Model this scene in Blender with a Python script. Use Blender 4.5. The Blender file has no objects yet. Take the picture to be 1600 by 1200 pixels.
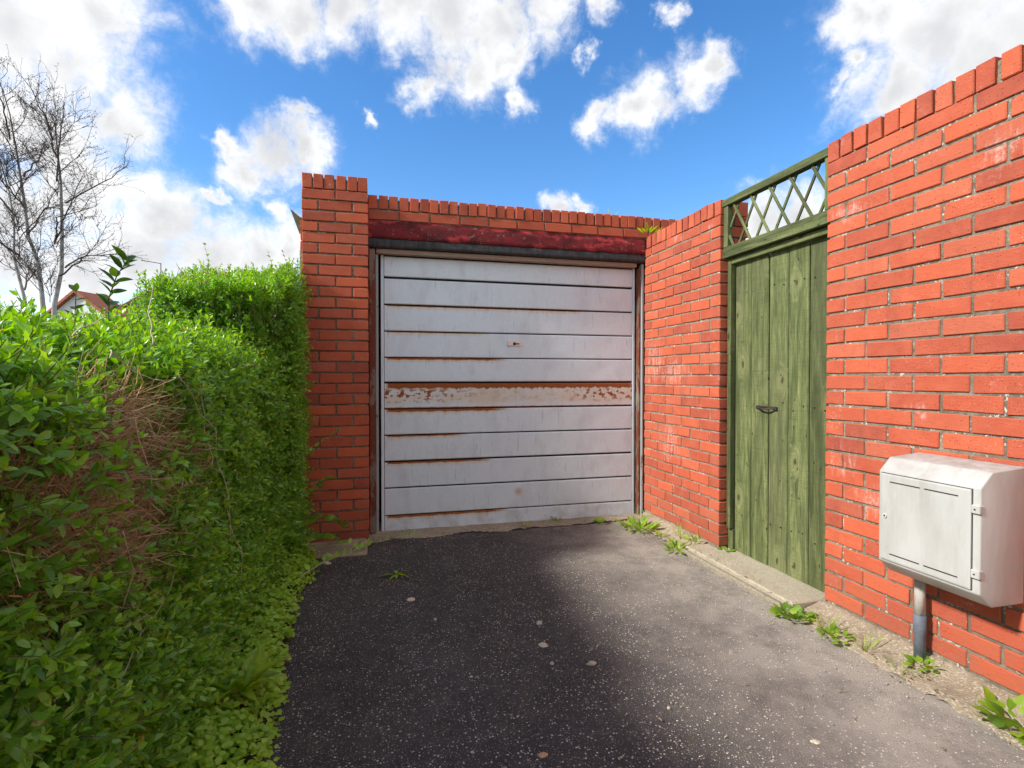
import bpy, bmesh, math, random
import numpy as np
from mathutils import Vector, Matrix

random.seed(7)
rng = np.random.default_rng(11)
R = math.radians
scene = bpy.context.scene
C = scene.collection

# ------------------------------------------------------------------ camera
cam_data = bpy.data.cameras.new('camera')
cam_data.sensor_width = 36.0
cam_data.lens = 36.0 * 832.0 / 1600.0
cam_data.clip_start = 0.05
cam_data.clip_end = 2000.0
cam = bpy.data.objects.new('camera', cam_data)
CAM_H = 1.12
CAM_YAW = 14.295
CAM_PITCH = 0.7575
cam.location = (0, 0, CAM_H)
cam.rotation_euler = (R(90 - CAM_PITCH), 0, R(-CAM_YAW))
C.objects.link(cam)
scene.camera = cam

# ------------------------------------------------------------------ exposure
scene.view_settings.view_transform = 'Standard'
scene.view_settings.look = 'None'
scene.view_settings.gamma = 1.0
scene.view_settings.use_curve_mapping = False
scene.view_settings.exposure = 1.85

SUN_EL = 38.0
SUN_AZ = -96.0          # degrees clockwise from +Y (the sun stands beyond the hedge)
SUN_STRENGTH = 1.7
SKY_STRENGTH = 0.1


# ------------------------------------------------------------------ node helper
class NT:
    def __init__(s, tree):
        s.t = tree

    def n(s, typ, ins=None, **props):
        nd = s.t.nodes.new(typ)
        for k, v in props.items():
            setattr(nd, k, v)
        for k, v in (ins or {}).items():
            sock = nd.inputs[k]
            if isinstance(v, bpy.types.NodeSocket):
                s.t.links.new(v, sock)
            elif v is not None:
                sock.default_value = v
        return nd

    def m(s, op, a, b=0.0, c=0.0, clamp=False):
        nd = s.n('ShaderNodeMath', {0: a, 1: b, 2: c}, operation=op)
        nd.use_clamp = clamp
        return nd.outputs[0]

    def v(s, op, a, b=(0, 0, 0), scale=None):
        ins = {0: a, 1: b}
        if scale is not None:
            ins['Scale'] = scale
        nd = s.n('ShaderNodeVectorMath', ins, operation=op)
        return nd.outputs['Value'] if op in ('LENGTH', 'DISTANCE', 'DOT_PRODUCT') else nd.outputs[0]

    def mr(s, val, a, b, c=0.0, d=1.0, smooth=False, clamp=True):
        nd = s.n('ShaderNodeMapRange', {0: val, 1: a, 2: b, 3: c, 4: d})
        nd.interpolation_type = 'SMOOTHSTEP' if smooth else 'LINEAR'
        nd.clamp = clamp
        return nd.outputs[0]

    def mix(s, fac, a, b, blend='MIX'):
        nd = s.n('ShaderNodeMix', data_type='RGBA', blend_type=blend)
        for i, v in ((0, fac), (6, a), (7, b)):
            if isinstance(v, bpy.types.NodeSocket):
                s.t.links.new(v, nd.inputs[i])
            else:
                if i > 0 and len(v) == 3:
                    v = (*v, 1)
                nd.inputs[i].default_value = v
        return nd.outputs[2]

    def noise(s, vec, scale, detail=4.0, rough=0.55, dist=0.0):
        return s.n('ShaderNodeTexNoise', {'Vector': vec, 'Scale': scale, 'Detail': detail,
                                          'Roughness': rough, 'Distortion': dist})

    def nf(s, *a, **k):
        return s.noise(*a, **k).outputs[0]

    def vor(s, vec, scale, feature='F1', rand=1.0):
        return s.n('ShaderNodeTexVoronoi', {'Vector': vec, 'Scale': scale, 'Randomness': rand}, feature=feature)

    def scale(s, vec, xyz):
        return s.v('MULTIPLY', vec, xyz)

    def bump(s, h, strength, dist, normal=None):
        ins = {'Height': h, 'Strength': strength, 'Distance': dist}
        if normal is not None:
            ins['Normal'] = normal
        return s.n('ShaderNodeBump', ins).outputs[0]

    def xyz(s, vec):
        return s.n('ShaderNodeSeparateXYZ', {0: vec}).outputs


MATS = {}


def material(name):
    m = bpy.data.materials.new(name)
    m.use_nodes = True
    m.node_tree.nodes.clear()
    g = NT(m.node_tree)
    out = g.n('ShaderNodeOutputMaterial')
    MATS[name] = m
    return m, g, out


def finish(g, out, color, rough=0.8, normal=None, metallic=0.0, spec=0.5):
    ins = {'Base Color': color if isinstance(color, bpy.types.NodeSocket) else (*color, 1),
           'Roughness': rough, 'Metallic': metallic, 'Specular IOR Level': spec}
    if normal is not None:
        ins['Normal'] = normal
    b = g.n('ShaderNodeBsdfPrincipled', ins)
    g.t.links.new(b.outputs[0], out.inputs[0])
    return b


def pos(g):
    return g.n('ShaderNodeNewGeometry').outputs['Position']


def objco(g):
    return g.n('ShaderNodeTexCoord').outputs['Object']


# ------------------------------------------------------------------ world: sky with clouds
world = bpy.data.worlds.new('World')
scene.world = world
world.use_nodes = True
wt = world.node_tree
wt.nodes.clear()
W = NT(wt)
wout = W.n('ShaderNodeOutputWorld')
bg = W.n('ShaderNodeBackground', {'Strength': SKY_STRENGTH})
wt.links.new(bg.outputs[0], wout.inputs[0])
sky = W.n('ShaderNodeTexSky', sky_type='NISHITA')
sky.sun_disc = False
sky.sun_elevation = R(SUN_EL)
sky.sun_rotation = R(SUN_AZ)
sky.altitude = 50
sky.air_density = 1.0
sky.dust_density = 0.25
sky.ozone_density = 2.5
sky_col = W.n('ShaderNodeHueSaturation', {'Hue': 0.503, 'Saturation': 1.28, 'Value': 0.66, 'Fac': 1.0,
                                          'Color': sky.outputs[0]}).outputs[0]
wd = W.n('ShaderNodeTexCoord').outputs['Generated']
# cloud banks: (azimuth, elevation, radius) in degrees
CLOUDS = [(-28.6, 25.6, 7.1), (-23.5, 28.2, 3.8), (-27.2, 19.2, 5.6), (-22.0, 21.0, 3.4), (-25.2, 23.8, 4.9),
          (-25.2, 14.9, 4.2), (-28.4, 12.8, 4.6), (-28.4, 8.5, 3.9), (-24.5, 9.0, 4.2), (-18.6, 13.8, 3.5),
          (-15.1, 11.4, 4.1), (-10.8, 11.6, 3.7), (-20.5, 10.5, 4.5), (-12.4, 9.7, 4.0), (-7.9, 13.2, 2.6),
          (-9.6, 15.5, 1.6), (-11.2, 32.6, 3.2), (-7.2, 32.2, 3.1), (-2.9, 33.6, 3.2), (2.2, 34.4, 3.5),
          (7.5, 33.9, 4.3), (12.9, 33.2, 3.9), (17.7, 34.1, 2.8), (6.8, 29.7, 2.8), (4.5, 27.9, 1.8),
          (10.5, 30.4, 3.2), (14.6, 31.0, 2.4), (-9.6, 20.9, 2.8), (-6.9, 21.5, 2.4), (-12.1, 19.3, 2.4),
          (-14.0, 21.0, 1.3), (-7.5, 23.9, 1.4), (15.3, 27.4, 1.5), (-0.6, 25.1, 0.8), (35.5, 28.8, 1.9),
          (33.1, 27.7, 2.3), (30.3, 26.7, 2.3), (27.4, 26.0, 2.6), (24.1, 25.3, 1.7), (52.1, 26.5, 4.9),
          (56.5, 23.8, 5.8), (48.5, 28.8, 2.5), (46.6, 28.9, 2.2), (50.3, 23.4, 3.7), (54.2, 21.0, 3.8),
          (46.6, 25.8, 1.4), (56.4, 29.8, 5.4), (49.8, 32.1, 4.3), (19.1, 17.4, 1.5), (21.5, 17.1, 1.1),
          (39.3, 14.5, 2.8), (42.6, 14.7, 3.2), (-14.8, 16.3, 0.9), (22.8, 30.5, 0.9), (24.1, 34.2, 1.4),
          (30.6, 33.3, 1.0)]


def sky_dir(az, el):
    a, e = R(az), R(el)
    return (math.sin(a) * math.cos(e), math.cos(a) * math.cos(e), math.sin(e))


w1 = W.v('SUBTRACT', W.noise(wd, 9.0, 3.0, 0.6).outputs[1], (0.5, 0.5, 0.5))
w2 = W.v('SUBTRACT', W.noise(wd, 30.0, 4.0, 0.65).outputs[1], (0.5, 0.5, 0.5))
wv = W.v('ADD', wd, W.v('SCALE', w1, scale=0.085))
wv = W.v('ADD', wv, W.v('SCALE', w2, scale=0.055))
field = None
for az, el, rad in CLOUDS:
    dist = W.v('DISTANCE', wv, sky_dir(az, el))
    f = W.m('MULTIPLY_ADD', dist, -1.0 / (R(rad) * 1.18), 1.0)
    field = f if field is None else W.m('MAXIMUM', field, f)
# beyond the frame broken cumulus goes on, made denser to lift the shade
centre = W.v('DOT_PRODUCT', wd, sky_dir(14, 12))
outside = W.mr(centre, math.cos(R(62)), math.cos(R(46)), 1.0, 0.0, True)
gen = W.nf(W.v('ADD', wd, W.v('SCALE', w1, scale=0.12)), 2.6, 5.0, 0.5)
gen = W.m('MULTIPLY', W.mr(gen, 0.34, 0.58, -0.45, 1.0, clamp=False), outside)
gen = W.m('SUBTRACT', gen, W.m('MULTIPLY', W.m('SUBTRACT', 1.0, outside), 3.0))
field = W.m('MAXIMUM', field, gen)
fbm = W.nf(W.v('ADD', wd, W.v('SCALE', w1, scale=0.06)), 15.0, 10.0, 0.66)
dens = W.m('ADD', field, W.m('MULTIPLY', W.m('SUBTRACT', fbm, 0.5), 1.9))
alpha = W.mr(dens, -0.42, 0.72, 0.0, 1.0, True)
alpha = W.m('POWER', alpha, 1.7)
thick = W.mr(W.m('ADD', field, W.m('MULTIPLY', W.m('SUBTRACT', W.nf(wd, 6.0, 6.0, 0.55), 0.5), 1.3)), 0.25, 1.15, 0.0, 1.0, True)
CLOUD_W = (3.15, 3.15, 3.15)
CLOUD_G = (2.1, 2.13, 2.2)
ccol = W.mix(thick, CLOUD_W, CLOUD_G)
wcol = W.mix(alpha, sky_col, ccol)
wt.links.new(wcol, bg.inputs['Color'])
world.cycles.sampling_method = 'MANUAL'
world.cycles.sample_map_resolution = 512
scene.cycles.adaptive_threshold = 0.02
scene.cycles.max_bounces = 6
scene.cycles.diffuse_bounces = 4
scene.cycles.glossy_bounces = 2
scene.cycles.transmission_bounces = 3

# ------------------------------------------------------------------ sun
sun_data = bpy.data.lights.new('sun', 'SUN')
sun_data.energy = SUN_STRENGTH
sun_data.angle = R(5.0)
sun_data.color = (1.0, 0.95, 0.87)
sun = bpy.data.objects.new('sun', sun_data)
to_sun = Vector(sky_dir(SUN_AZ, SUN_EL))
sun.rotation_euler = to_sun.to_track_quat('Z', 'Y').to_euler()
sun.location = (-6, 0, 8)
C.objects.link(sun)


# ------------------------------------------------------------------ mesh helpers
class MB:
    """collects faces into one mesh"""

    def __init__(s):
        s.v = []
        s.f = []

    def add(s, vs, fs):
        o = len(s.v)
        s.v.extend([tuple(p) for p in vs])
        s.f.extend([tuple(i + o for i in f) for f in fs])

    def cbox(s, x0, x1, y0, y1, z0, z1, b=0.003, jit=0.0, M=None):
        vs, fs = cbox(x1 - x0, y1 - y0, z1 - z0, b, jit)
        c = Vector(((x0 + x1) / 2, (y0 + y1) / 2, (z0 + z1) / 2))
        vs = [Vector(p) + c for p in vs]
        if M is not None:
            vs = [M @ p for p in vs]
        s.add(vs, fs)

    def tube(s, pts, radii, n=6, cap=True):
        pts = [Vector(p) for p in pts]
        if not hasattr(radii, '__len__'):
            radii = [radii] * len(pts)
        vs = []
        prev = None
        for i, p in enumerate(pts):
            a = pts[max(i - 1, 0)]
            b = pts[min(i + 1, len(pts) - 1)]
            t = (b - a)
            t = t.normalized() if t.length > 1e-9 else Vector((0, 0, 1))
            if prev is None:
                ref = Vector((0, 0, 1)) if abs(t.z) < 0.9 else Vector((1, 0, 0))
                u = t.cross(ref).normalized()
            else:
                u = prev - t * prev.dot(t)
                u = u.normalized() if u.length > 1e-6 else t.orthogonal().normalized()
            prev = u
            w = t.cross(u)
            for k in range(n):
                an = 2 * math.pi * k / n
                vs.append(p + (u * math.cos(an) + w * math.sin(an)) * radii[i])
        fs = []
        for i in range(len(pts) - 1):
            for k in range(n):
                k2 = (k + 1) % n
                fs.append((i * n + k, i * n + k2, (i + 1) * n + k2, (i + 1) * n + k))
        if cap:
            fs.append(tuple(range(n - 1, -1, -1)))
            o = (len(pts) - 1) * n
            fs.append(tuple(o + k for k in range(n)))
        s.add(vs, fs)

    def mesh(s, name, mat=None, smooth=False):
        me = bpy.data.meshes.new(name)
        me.from_pydata(s.v, [], s.f)
        if mat:
            me.materials.append(MATS[mat])
        if smooth:
            me.shade_smooth()
        me.update()
        return me

    def obj(s, name, mat, parent=None, smooth=False):
        return link(name, s.mesh(name, mat, smooth), parent)


def link(name, me, parent=None, M=None):
    o = bpy.data.objects.new(name, me)
    C.objects.link(o)
    if parent is not None:
        o.parent = parent
    if M is not None:
        o.matrix_basis = M
    return o


def cbox(sx, sy, sz, b=0.003, jit=0.0):
    """box with chamfered edges: 24 corners, 44 triangles"""
    hx, hy, hz = sx / 2, sy / 2, sz / 2
    b = min(b, hx * 0.45, hy * 0.45, hz * 0.45)
    vs = []
    idx = {}
    for ix in (-1, 1):
        for iy in (-1, 1):
            for iz in (-1, 1):
                j = [random.uniform(-jit, jit) for _ in range(3)] if jit else (0, 0, 0)
                bb = b * (random.uniform(0.6, 1.7) if jit else 1)
                for ax in range(3):
                    p = [ix * (hx - bb), iy * (hy - bb), iz * (hz - bb)]
                    p[ax] = (ix * hx, iy * hy, iz * hz)[ax]
                    idx[(ix, iy, iz, ax)] = len(vs)
                    vs.append((p[0] + j[0], p[1] + j[1], p[2] + j[2]))
    fs = []
    for ax in range(3):
        o1, o2 = [(1, 2), (2, 0), (0, 1)][ax]
        for sg in (-1, 1):
            q = []
            for a, b2 in ((-1, -1), (1, -1), (1, 1), (-1, 1)):
                k = [0, 0, 0]
                k[ax] = sg
                k[o1] = a
                k[o2] = b2
                q.append(idx[(*k, ax)])
            fs.append(tuple(q) if sg > 0 else tuple(q[::-1]))
    for ax in range(3):            # edges running along ax
        o1, o2 = [(1, 2), (2, 0), (0, 1)][ax]
        for a in (-1, 1):
            for b2 in (-1, 1):
                k0 = [0, 0, 0]
                k1 = [0, 0, 0]
                k0[ax], k1[ax] = -1, 1
                k0[o1] = k1[o1] = a
                k0[o2] = k1[o2] = b2
                q = [idx[(*k0, o1)], idx[(*k1, o1)], idx[(*k1, o2)], idx[(*k0, o2)]]
                fs.append(tuple(q) if a * b2 < 0 else tuple(q[::-1]))
    for ix in (-1, 1):
        for iy in (-1, 1):
            for iz in (-1, 1):
                t = [idx[(ix, iy, iz, ax)] for ax in range(3)]
                fs.append(tuple(t) if ix * iy * iz > 0 else tuple(t[::-1]))
    return vs, fs


def empty(name, loc=(0, 0, 0), rz=0.0):
    o = bpy.data.objects.new(name, None)
    o.empty_display_size = 0.1
    o.location = loc
    o.rotation_euler = (0, 0, rz)
    C.objects.link(o)
    return o


def tag(o, label=None, cat=None, group=None, kind=None):
    if label:
        o['label'] = label
    if cat:
        o['category'] = cat
    if group:
        o['group'] = group
    if kind:
        o['kind'] = kind
    return o


def vnoise(x, y, z=0.0, seed=0.0):
    """cheap smooth noise in about [-1, 1] (numpy friendly)"""
    s = seed * 1.7
    return (np.sin(x * 1.0 + y * 1.7 + s) + np.sin(y * 1.3 - z * 1.1 + 2.1 * s + 1.3) + np.sin(z * 1.9 + x * 1.4 + 0.7 * s + 2.2)
            + 0.5 * np.sin(x * 2.9 - y * 2.3 + z * 2.7 + s) + 0.5 * np.sin(y * 3.7 + z * 2.2 - x * 1.9 + 3 * s)) / 4.0


def np_mesh(name, V, quads=None, tris=None, mat=None, smooth=False):
    """fast mesh from arrays"""
    me = bpy.data.meshes.new(name)
    loops = []
    starts = []
    n = 0
    if quads is not None and len(quads):
        loops.append(quads.reshape(-1))
        starts.append(np.arange(len(quads)) * 4 + n)
        n += len(quads) * 4
    if tris is not None and len(tris):
        loops.append(tris.reshape(-1))
        starts.append(np.arange(len(tris)) * 3 + n)
        n += len(tris) * 3
    loops = np.concatenate(loops).astype(np.int32)
    starts = np.concatenate(starts).astype(np.int32)
    me.vertices.add(len(V))
    me.vertices.foreach_set('co', np.ascontiguousarray(V, dtype=np.float32).reshape(-1))
    me.loops.add(len(loops))
    me.loops.foreach_set('vertex_index', loops)
    me.polygons.add(len(starts))
    me.polygons.foreach_set('loop_start', starts)
    me.update(calc_edges=True)
    me.validate()
    if mat:
        me.materials.append(MATS[mat])
    if smooth:
        me.shade_smooth()
    return me


# ------------------------------------------------------------------ materials
def mat_brick():
    m, g, out = material('brick')
    P = pos(g)
    oi = g.n('ShaderNodeObjectInfo').outputs['Random']
    isl = g.n('ShaderNodeNewGeometry').outputs['Random Per Island']
    rnd = g.m('FRACT', g.m('ADD', oi, isl))
    base = g.mix(rnd, (0.560, 0.116, 0.050), (0.400, 0.080, 0.042))
    rnd2 = g.m('FRACT', g.m('MULTIPLY', rnd, 17.31))
    base = g.mix(g.mr(rnd2, 0.68, 1.0, 0.0, 0.75), base, (0.29, 0.062, 0.040))
    rnd3 = g.m('FRACT', g.m('MULTIPLY', rnd, 41.7))
    base = g.mix(g.mr(rnd3, 0.75, 1.0, 0.0, 0.5), base, (0.56, 0.165, 0.090))
    # drag marks and cloudy firing
    drag = g.nf(g.scale(P, (18, 18, 260)), 1.0, 3.0, 0.6)
    cloud = g.nf(P, 14.0, 4.0, 0.6)
    base = g.mix(g.mr(drag, 0.42, 0.75, 0.0, 0.30), base, (0.34, 0.058, 0.032))
    base = g.mix(g.mr(cloud, 0.35, 0.75, 0.0, 0.35), base, (0.60, 0.165, 0.088))
    speck = g.vor(P, 190.0)
    sp = g.m('MULTIPLY', g.m('LESS_THAN', speck.outputs[0], 0.22), g.m('GREATER_THAN', g.xyz(speck.outputs[1])[0], 0.86))
    base = g.mix(g.m('MULTIPLY', sp, 0.6), base, (0.62, 0.42, 0.34))
    pit = g.vor(P, 120.0)
    pt = g.m('MULTIPLY', g.m('LESS_THAN', pit.outputs[0], 0.26), g.m('GREATER_THAN', g.xyz(pit.outputs[1])[1], 0.84))
    base = g.mix(g.m('MULTIPLY', pt, 0.7), base, (0.14, 0.035, 0.024))
    # white bloom: salt stains in a few places, streaking down
    x, y, z = g.xyz(P)[0:3]
    bloom = None
    for by, bz, ry, rz in ((3.88, 1.22, 0.24, 0.30), (3.60, 1.16, 0.3, 0.16), (3.65, 0.62, 0.25, 0.25), (1.40, 1.93, 0.16, 0.10), (1.90, 0.55, 0.2, 0.14),
                           (3.55, 2.16, 0.12, 0.06), (2.05, 1.90, 0.16, 0.06), (3.12, 2.12, 0.08, 0.05), (2.08, 0.72, 0.12, 0.12), (1.72, 0.98, 0.08, 0.06)):
        d = g.m('ADD', g.m('POWER', g.m('DIVIDE', g.m('SUBTRACT', y, by), ry), 2.0),
                g.m('POWER', g.m('DIVIDE', g.m('SUBTRACT', z, bz), rz), 2.0))
        e = g.m('SUBTRACT', 1.0, d, clamp=True)
        bloom = e if bloom is None else g.m('MAXIMUM', bloom, e)
    streak = g.nf(g.scale(P, (40, 40, 5)), 1.0, 4.0, 0.7)
    fine = g.nf(P, 60.0, 4.0, 0.7)
    onside = g.m('GREATER_THAN', x, 2.0)
    eff = g.m('MULTIPLY', g.m('MULTIPLY', g.mr(g.m('ADD', streak, g.m('MULTIPLY', bloom, 0.22)), 0.62, 0.80), bloom), onside)
    eff = g.m('MULTIPLY', g.m('MULTIPLY', eff, g.mr(fine, 0.38, 0.62)), 0.42)
    base = g.mix(eff, base, (0.80, 0.72, 0.66))
    lime = g.m('MULTIPLY', g.mr(g.nf(P, 5.0, 5.0, 0.6), 0.60, 0.72), g.mr(fine, 0.5, 0.66))
    base = g.mix(g.m('MULTIPLY', lime, 0.35), base, (0.72, 0.56, 0.48))
    # grime and algae at the foot, soot under the coping
    low = g.m('MULTIPLY', g.mr(z, 0.0, 0.30, 1.0, 0.0), g.mr(cloud, 0.3, 0.6))
    base = g.mix(g.m('MULTIPLY', low, 0.45), base, (0.20, 0.085, 0.05))
    grime = g.mr(g.nf(g.scale(P, (5, 5, 1.6)), 1.0, 5.0, 0.65), 0.55, 0.75)
    base = g.mix(g.m('MULTIPLY', grime, 0.42), base, (0.20, 0.06, 0.042))
    hgt = g.m('ADD', g.m('MULTIPLY', g.nf(P, 120.0, 4.0, 0.7), 0.7), g.m('ADD', g.m('MULTIPLY', drag, 0.5), g.m('MULTIPLY', pt, -0.8)))
    nrm = g.bump(hgt, 0.7, 0.0045)
    finish(g, out, base, 0.82, nrm, spec=0.3)


def mat_mortar():
    m, g, out = material('mortar')
    P = pos(g)
    n1 = g.nf(P, 35.0, 6.0, 0.75)
    n2 = g.nf(P, 9.0, 4.0, 0.6)
    base = g.mix(g.mr(n2, 0.35, 0.7), (0.22, 0.185, 0.135), (0.40, 0.345, 0.265))
    base = g.mix(g.mr(n1, 0.3, 0.52, 0.75, 0.0), base, (0.085, 0.07, 0.05))
    fleck = g.m('MULTIPLY', g.mr(g.nf(P, 75.0, 3.0, 0.6), 0.56, 0.64), g.mr(g.nf(P, 6.0, 3.0, 0.6), 0.47, 0.58))
    base = g.mix(fleck, base, (0.75, 0.72, 0.66))
    nrm = g.bump(g.nf(P, 110.0, 6.0, 0.8), 1.0, 0.010)
    finish(g, out, base, 0.95, nrm, spec=0.2)


def mat_asphalt():
    m, g, out = material('asphalt')
    P = pos(g)
    big = g.nf(P, 1.3, 5.0, 0.6)
    mid = g.nf(P, 12.0, 5.0, 0.65)
    base = g.mix(g.mr(big, 0.35, 0.7), (0.046, 0.041, 0.042), (0.074, 0.066, 0.065))
    base = g.mix(g.mr(mid, 0.45, 0.75, 0.0, 0.6), base, (0.115, 0.098, 0.088))
    # dusty grit by the wall; its pale spread also paints the sunlit drive
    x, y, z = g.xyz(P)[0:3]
    dust_sunlit = g.m('MULTIPLY', g.mr(x, 0.8, 1.8, 0.0, 1.0, True), g.mr(g.nf(P, 3.0, 6.0, 0.7), 0.18, 0.58))
    base = g.mix(g.m('MULTIPLY', dust_sunlit, 0.75), base, (0.43, 0.385, 0.33))
    # exposed aggregate
    v1 = g.vor(P, 210.0)
    r1 = g.xyz(v1.outputs[1])
    chip = g.m('MULTIPLY', g.m('LESS_THAN', v1.outputs[0], 0.42), g.m('GREATER_THAN', r1[0], 0.72))
    chipc = g.mix(r1[1], (0.12, 0.10, 0.095), (0.42, 0.36, 0.31))
    base = g.mix(g.m('MULTIPLY', chip, 0.9), base, chipc)
    v2 = g.vor(P, 110.0)
    r2 = g.xyz(v2.outputs[1])
    cluster = g.mr(g.nf(P, 5.0, 4.0, 0.65), 0.38, 0.60, 0.012, 0.20)
    chip2 = g.m('MULTIPLY', g.m('LESS_THAN', v2.outputs[0], 0.34), g.m('GREATER_THAN', r2[0], g.m('SUBTRACT', 1.0, cluster)))
    base = g.mix(chip2, base, g.mix(r2[1], (0.46, 0.38, 0.30), (0.66, 0.62, 0.56)))
    moss = g.m('MULTIPLY', g.mr(g.nf(P, 13.0, 6.0, 0.7), 0.64, 0.70), 0.6)
    base = g.mix(moss, base, (0.115, 0.095, 0.030))
    hgt = g.m('ADD', g.m('MULTIPLY', g.nf(P, 190.0, 3.0, 0.7), 0.6), g.m('MULTIPLY', v1.outputs[0], -0.7))
    nrm = g.bump(hgt, 0.85, 0.006)
    finish(g, out, base, 0.88, nrm, spec=0.25)


def mat_concrete(name, c0, c1, c2, chip_scale=160.0, bump=0.006, patchy=0.5):
    m, g, out = material(name)
    P = pos(g)
    base = g.mix(g.mr(g.nf(P, 6.0, 6.0, 0.7), 0.35, 0.68), c0, c1)
    v = g.vor(P, chip_scale)
    rr = g.xyz(v.outputs[1])
    base = g.mix(g.m('MULTIPLY', g.m('GREATER_THAN', rr[0], 0.62), 0.7), base, g.mix(rr[1], c0, c2))
    dirt = g.mr(g.nf(P, 14.0, 6.0, 0.75), 0.55, 0.72)
    base = g.mix(g.m('MULTIPLY', dirt, patchy), base, (c0[0] * 0.35, c0[1] * 0.33, c0[2] * 0.28))
    nrm = g.bump(g.m('ADD', g.nf(P, 90.0, 6.0, 0.8), g.m('MULTIPLY', v.outputs[0], -0.5)), 0.9, bump)
    finish(g, out, base, 0.93, nrm, spec=0.2)


def mat_door():
    m, g, out = material('door_paint')
    O = objco(g)
    P = pos(g)
    info = g.n('ShaderNodeObjectInfo')
    cr = g.n('ShaderNodeSeparateColor', {0: info.outputs['Color']}).outputs
    al = info.outputs['Alpha']
    x, y, z = g.xyz(O)[0:3]
    weave = g.m('ADD', g.m('MULTIPLY', g.nf(g.scale(P, (240, 1, 18)), 1.0, 3.0, 0.7), 0.5),
                g.m('MULTIPLY', g.nf(g.scale(P, (16, 1, 260)), 1.0, 3.0, 0.7), 0.5))
    base = g.mix(g.mr(weave, 0.36, 0.64), (0.615, 0.71, 0.785), (0.73, 0.825, 0.90))
    wash = g.nf(g.scale(P, (7, 1, 3)), 1.0, 5.0, 0.6)
    base = g.mix(g.mr(wash, 0.50, 0.75, 0.0, 0.55), base, (0.50, 0.53, 0.57))
    scuff = g.mr(g.nf(g.scale(P, (55, 1, 4.5)), 1.0, 4.0, 0.72), 0.60, 0.74)
    base = g.mix(g.m('MULTIPLY', scuff, 0.6), base, (0.22, 0.25, 0.32))
    redscr = g.mr(g.nf(g.v('ADD', g.scale(P, (70, 1, 9)), (7.3, 0, 3.1)), 1.0, 2.0, 0.5), 0.79, 0.82)
    base = g.mix(g.m('MULTIPLY', redscr, 0.7), base, (0.36, 0.10, 0.08))
    # rust: object colour carries how worn each slat is (length, thickness, face, bottom)
    depth = g.m('MULTIPLY', z, -1.0)
    ex = g.nf(g.scale(O, (16, 0, 0)), 1.0, 6.0, 0.8)
    drip = g.m('POWER', g.nf(g.scale(P, (22, 0, 0)), 1.0, 2.0, 0.5), 5.0)
    lim = g.m('MULTIPLY', cr[1], g.m('ADD', g.m('MULTIPLY', ex, 0.11), g.m('MULTIPLY', drip, 0.22)))
    fine = g.m('MULTIPLY', g.m('SUBTRACT', g.nf(P, 90.0, 4.0, 0.7), 0.5), 0.008)
    inx = g.m('MULTIPLY', g.mr(g.m('ADD', x, g.m('MULTIPLY', ex, 0.25)), g.m('ADD', g.m('MULTIPLY', cr[0], 2.03), 0.10), g.m('ADD', g.m('MULTIPLY', cr[0], 2.03), 0.24), 1.0, 0.0), g.m('GREATER_THAN', cr[0], 0.01))
    inx = g.m('MULTIPLY', inx, g.mr(x, 0.008, 0.03))
    top = g.m('MULTIPLY', g.mr(g.m('SUBTRACT', g.m('ADD', lim, fine), depth), -0.001, 0.004), inx)
    halo = g.m('MULTIPLY', g.mr(g.m('SUBTRACT', g.m('ADD', lim, g.m('MULTIPLY', drip, 0.10)), depth), -0.020, 0.004), inx)
    band = g.m('MULTIPLY', g.mr(depth, 0.03, 0.06), g.mr(depth, 0.11, 0.16, 1.0, 0.0))
    cx = g.m('MAXIMUM', g.mr(x, 0.35, 0.75, 1.0, 0.15), g.mr(x, 1.35, 1.65, 0.0, 1.0))
    blot = g.mr(g.nf(g.scale(P, (19, 1, 30)), 1.0, 2.0, 0.55), 0.52, 0.58)
    face = g.m('MULTIPLY', g.m('MULTIPLY', g.m('MULTIPLY', blot, band), cx), cr[2])
    stain = g.m('MULTIPLY', g.m('MULTIPLY', g.mr(g.nf(g.scale(P, (3, 1, 9)), 1.0, 4.0, 0.6), 0.30, 0.62), cr[2]), g.mr(depth, 0.14, 0.19, 1.0, 0.2))
    hb = g.m('ADD', z, 0.19)
    bot = g.m('MULTIPLY', g.mr(g.m('SUBTRACT', g.m('MULTIPLY', g.m('SUBTRACT', 1.0, al), g.m('ADD', g.m('MULTIPLY', ex, 0.075), fine)), hb), -0.002, 0.006),
              g.m('LESS_THAN', al, 0.95))
    rust_m = g.m('MAXIMUM', g.m('MAXIMUM', top, face), bot)
    rustc = g.mix(g.nf(P, 45.0, 5.0, 0.7), (0.17, 0.046, 0.018), (0.42, 0.135, 0.038))
    halo = g.m('MAXIMUM', g.m('MULTIPLY', halo, 0.75), g.m('MULTIPLY', stain, 0.62))
    base = g.mix(halo, base, (0.66, 0.50, 0.32))
    base = g.mix(rust_m, base, rustc)
    # dirt splashed up on the lowest slats, one orange bloom
    wz = g.xyz(P)[2]
    splash = g.m('MULTIPLY', g.mr(wz, -0.06, 0.16, 1.0, 0.0), g.mr(g.nf(P, 8.0, 5.0, 0.65), 0.45, 0.7))
    base = g.mix(g.m('MULTIPLY', splash, 0.6), base, (0.26, 0.22, 0.17))
    d = g.v('DISTANCE', P, (1.10, 4.12, 0.205))
    base = g.mix(g.m('MULTIPLY', g.mr(d, 0.0, 0.05, 1.0, 0.0, True), 0.7), base, (0.48, 0.25, 0.09))
    nrm = g.bump(g.m('ADD', weave, g.m('MULTIPLY', rust_m, 0.8)), 0.35, 0.0025)
    rough = g.mr(rust_m, 0.0, 1.0, 0.55, 0.95)
    finish(g, out, base, rough, nrm, spec=0.35)


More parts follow.
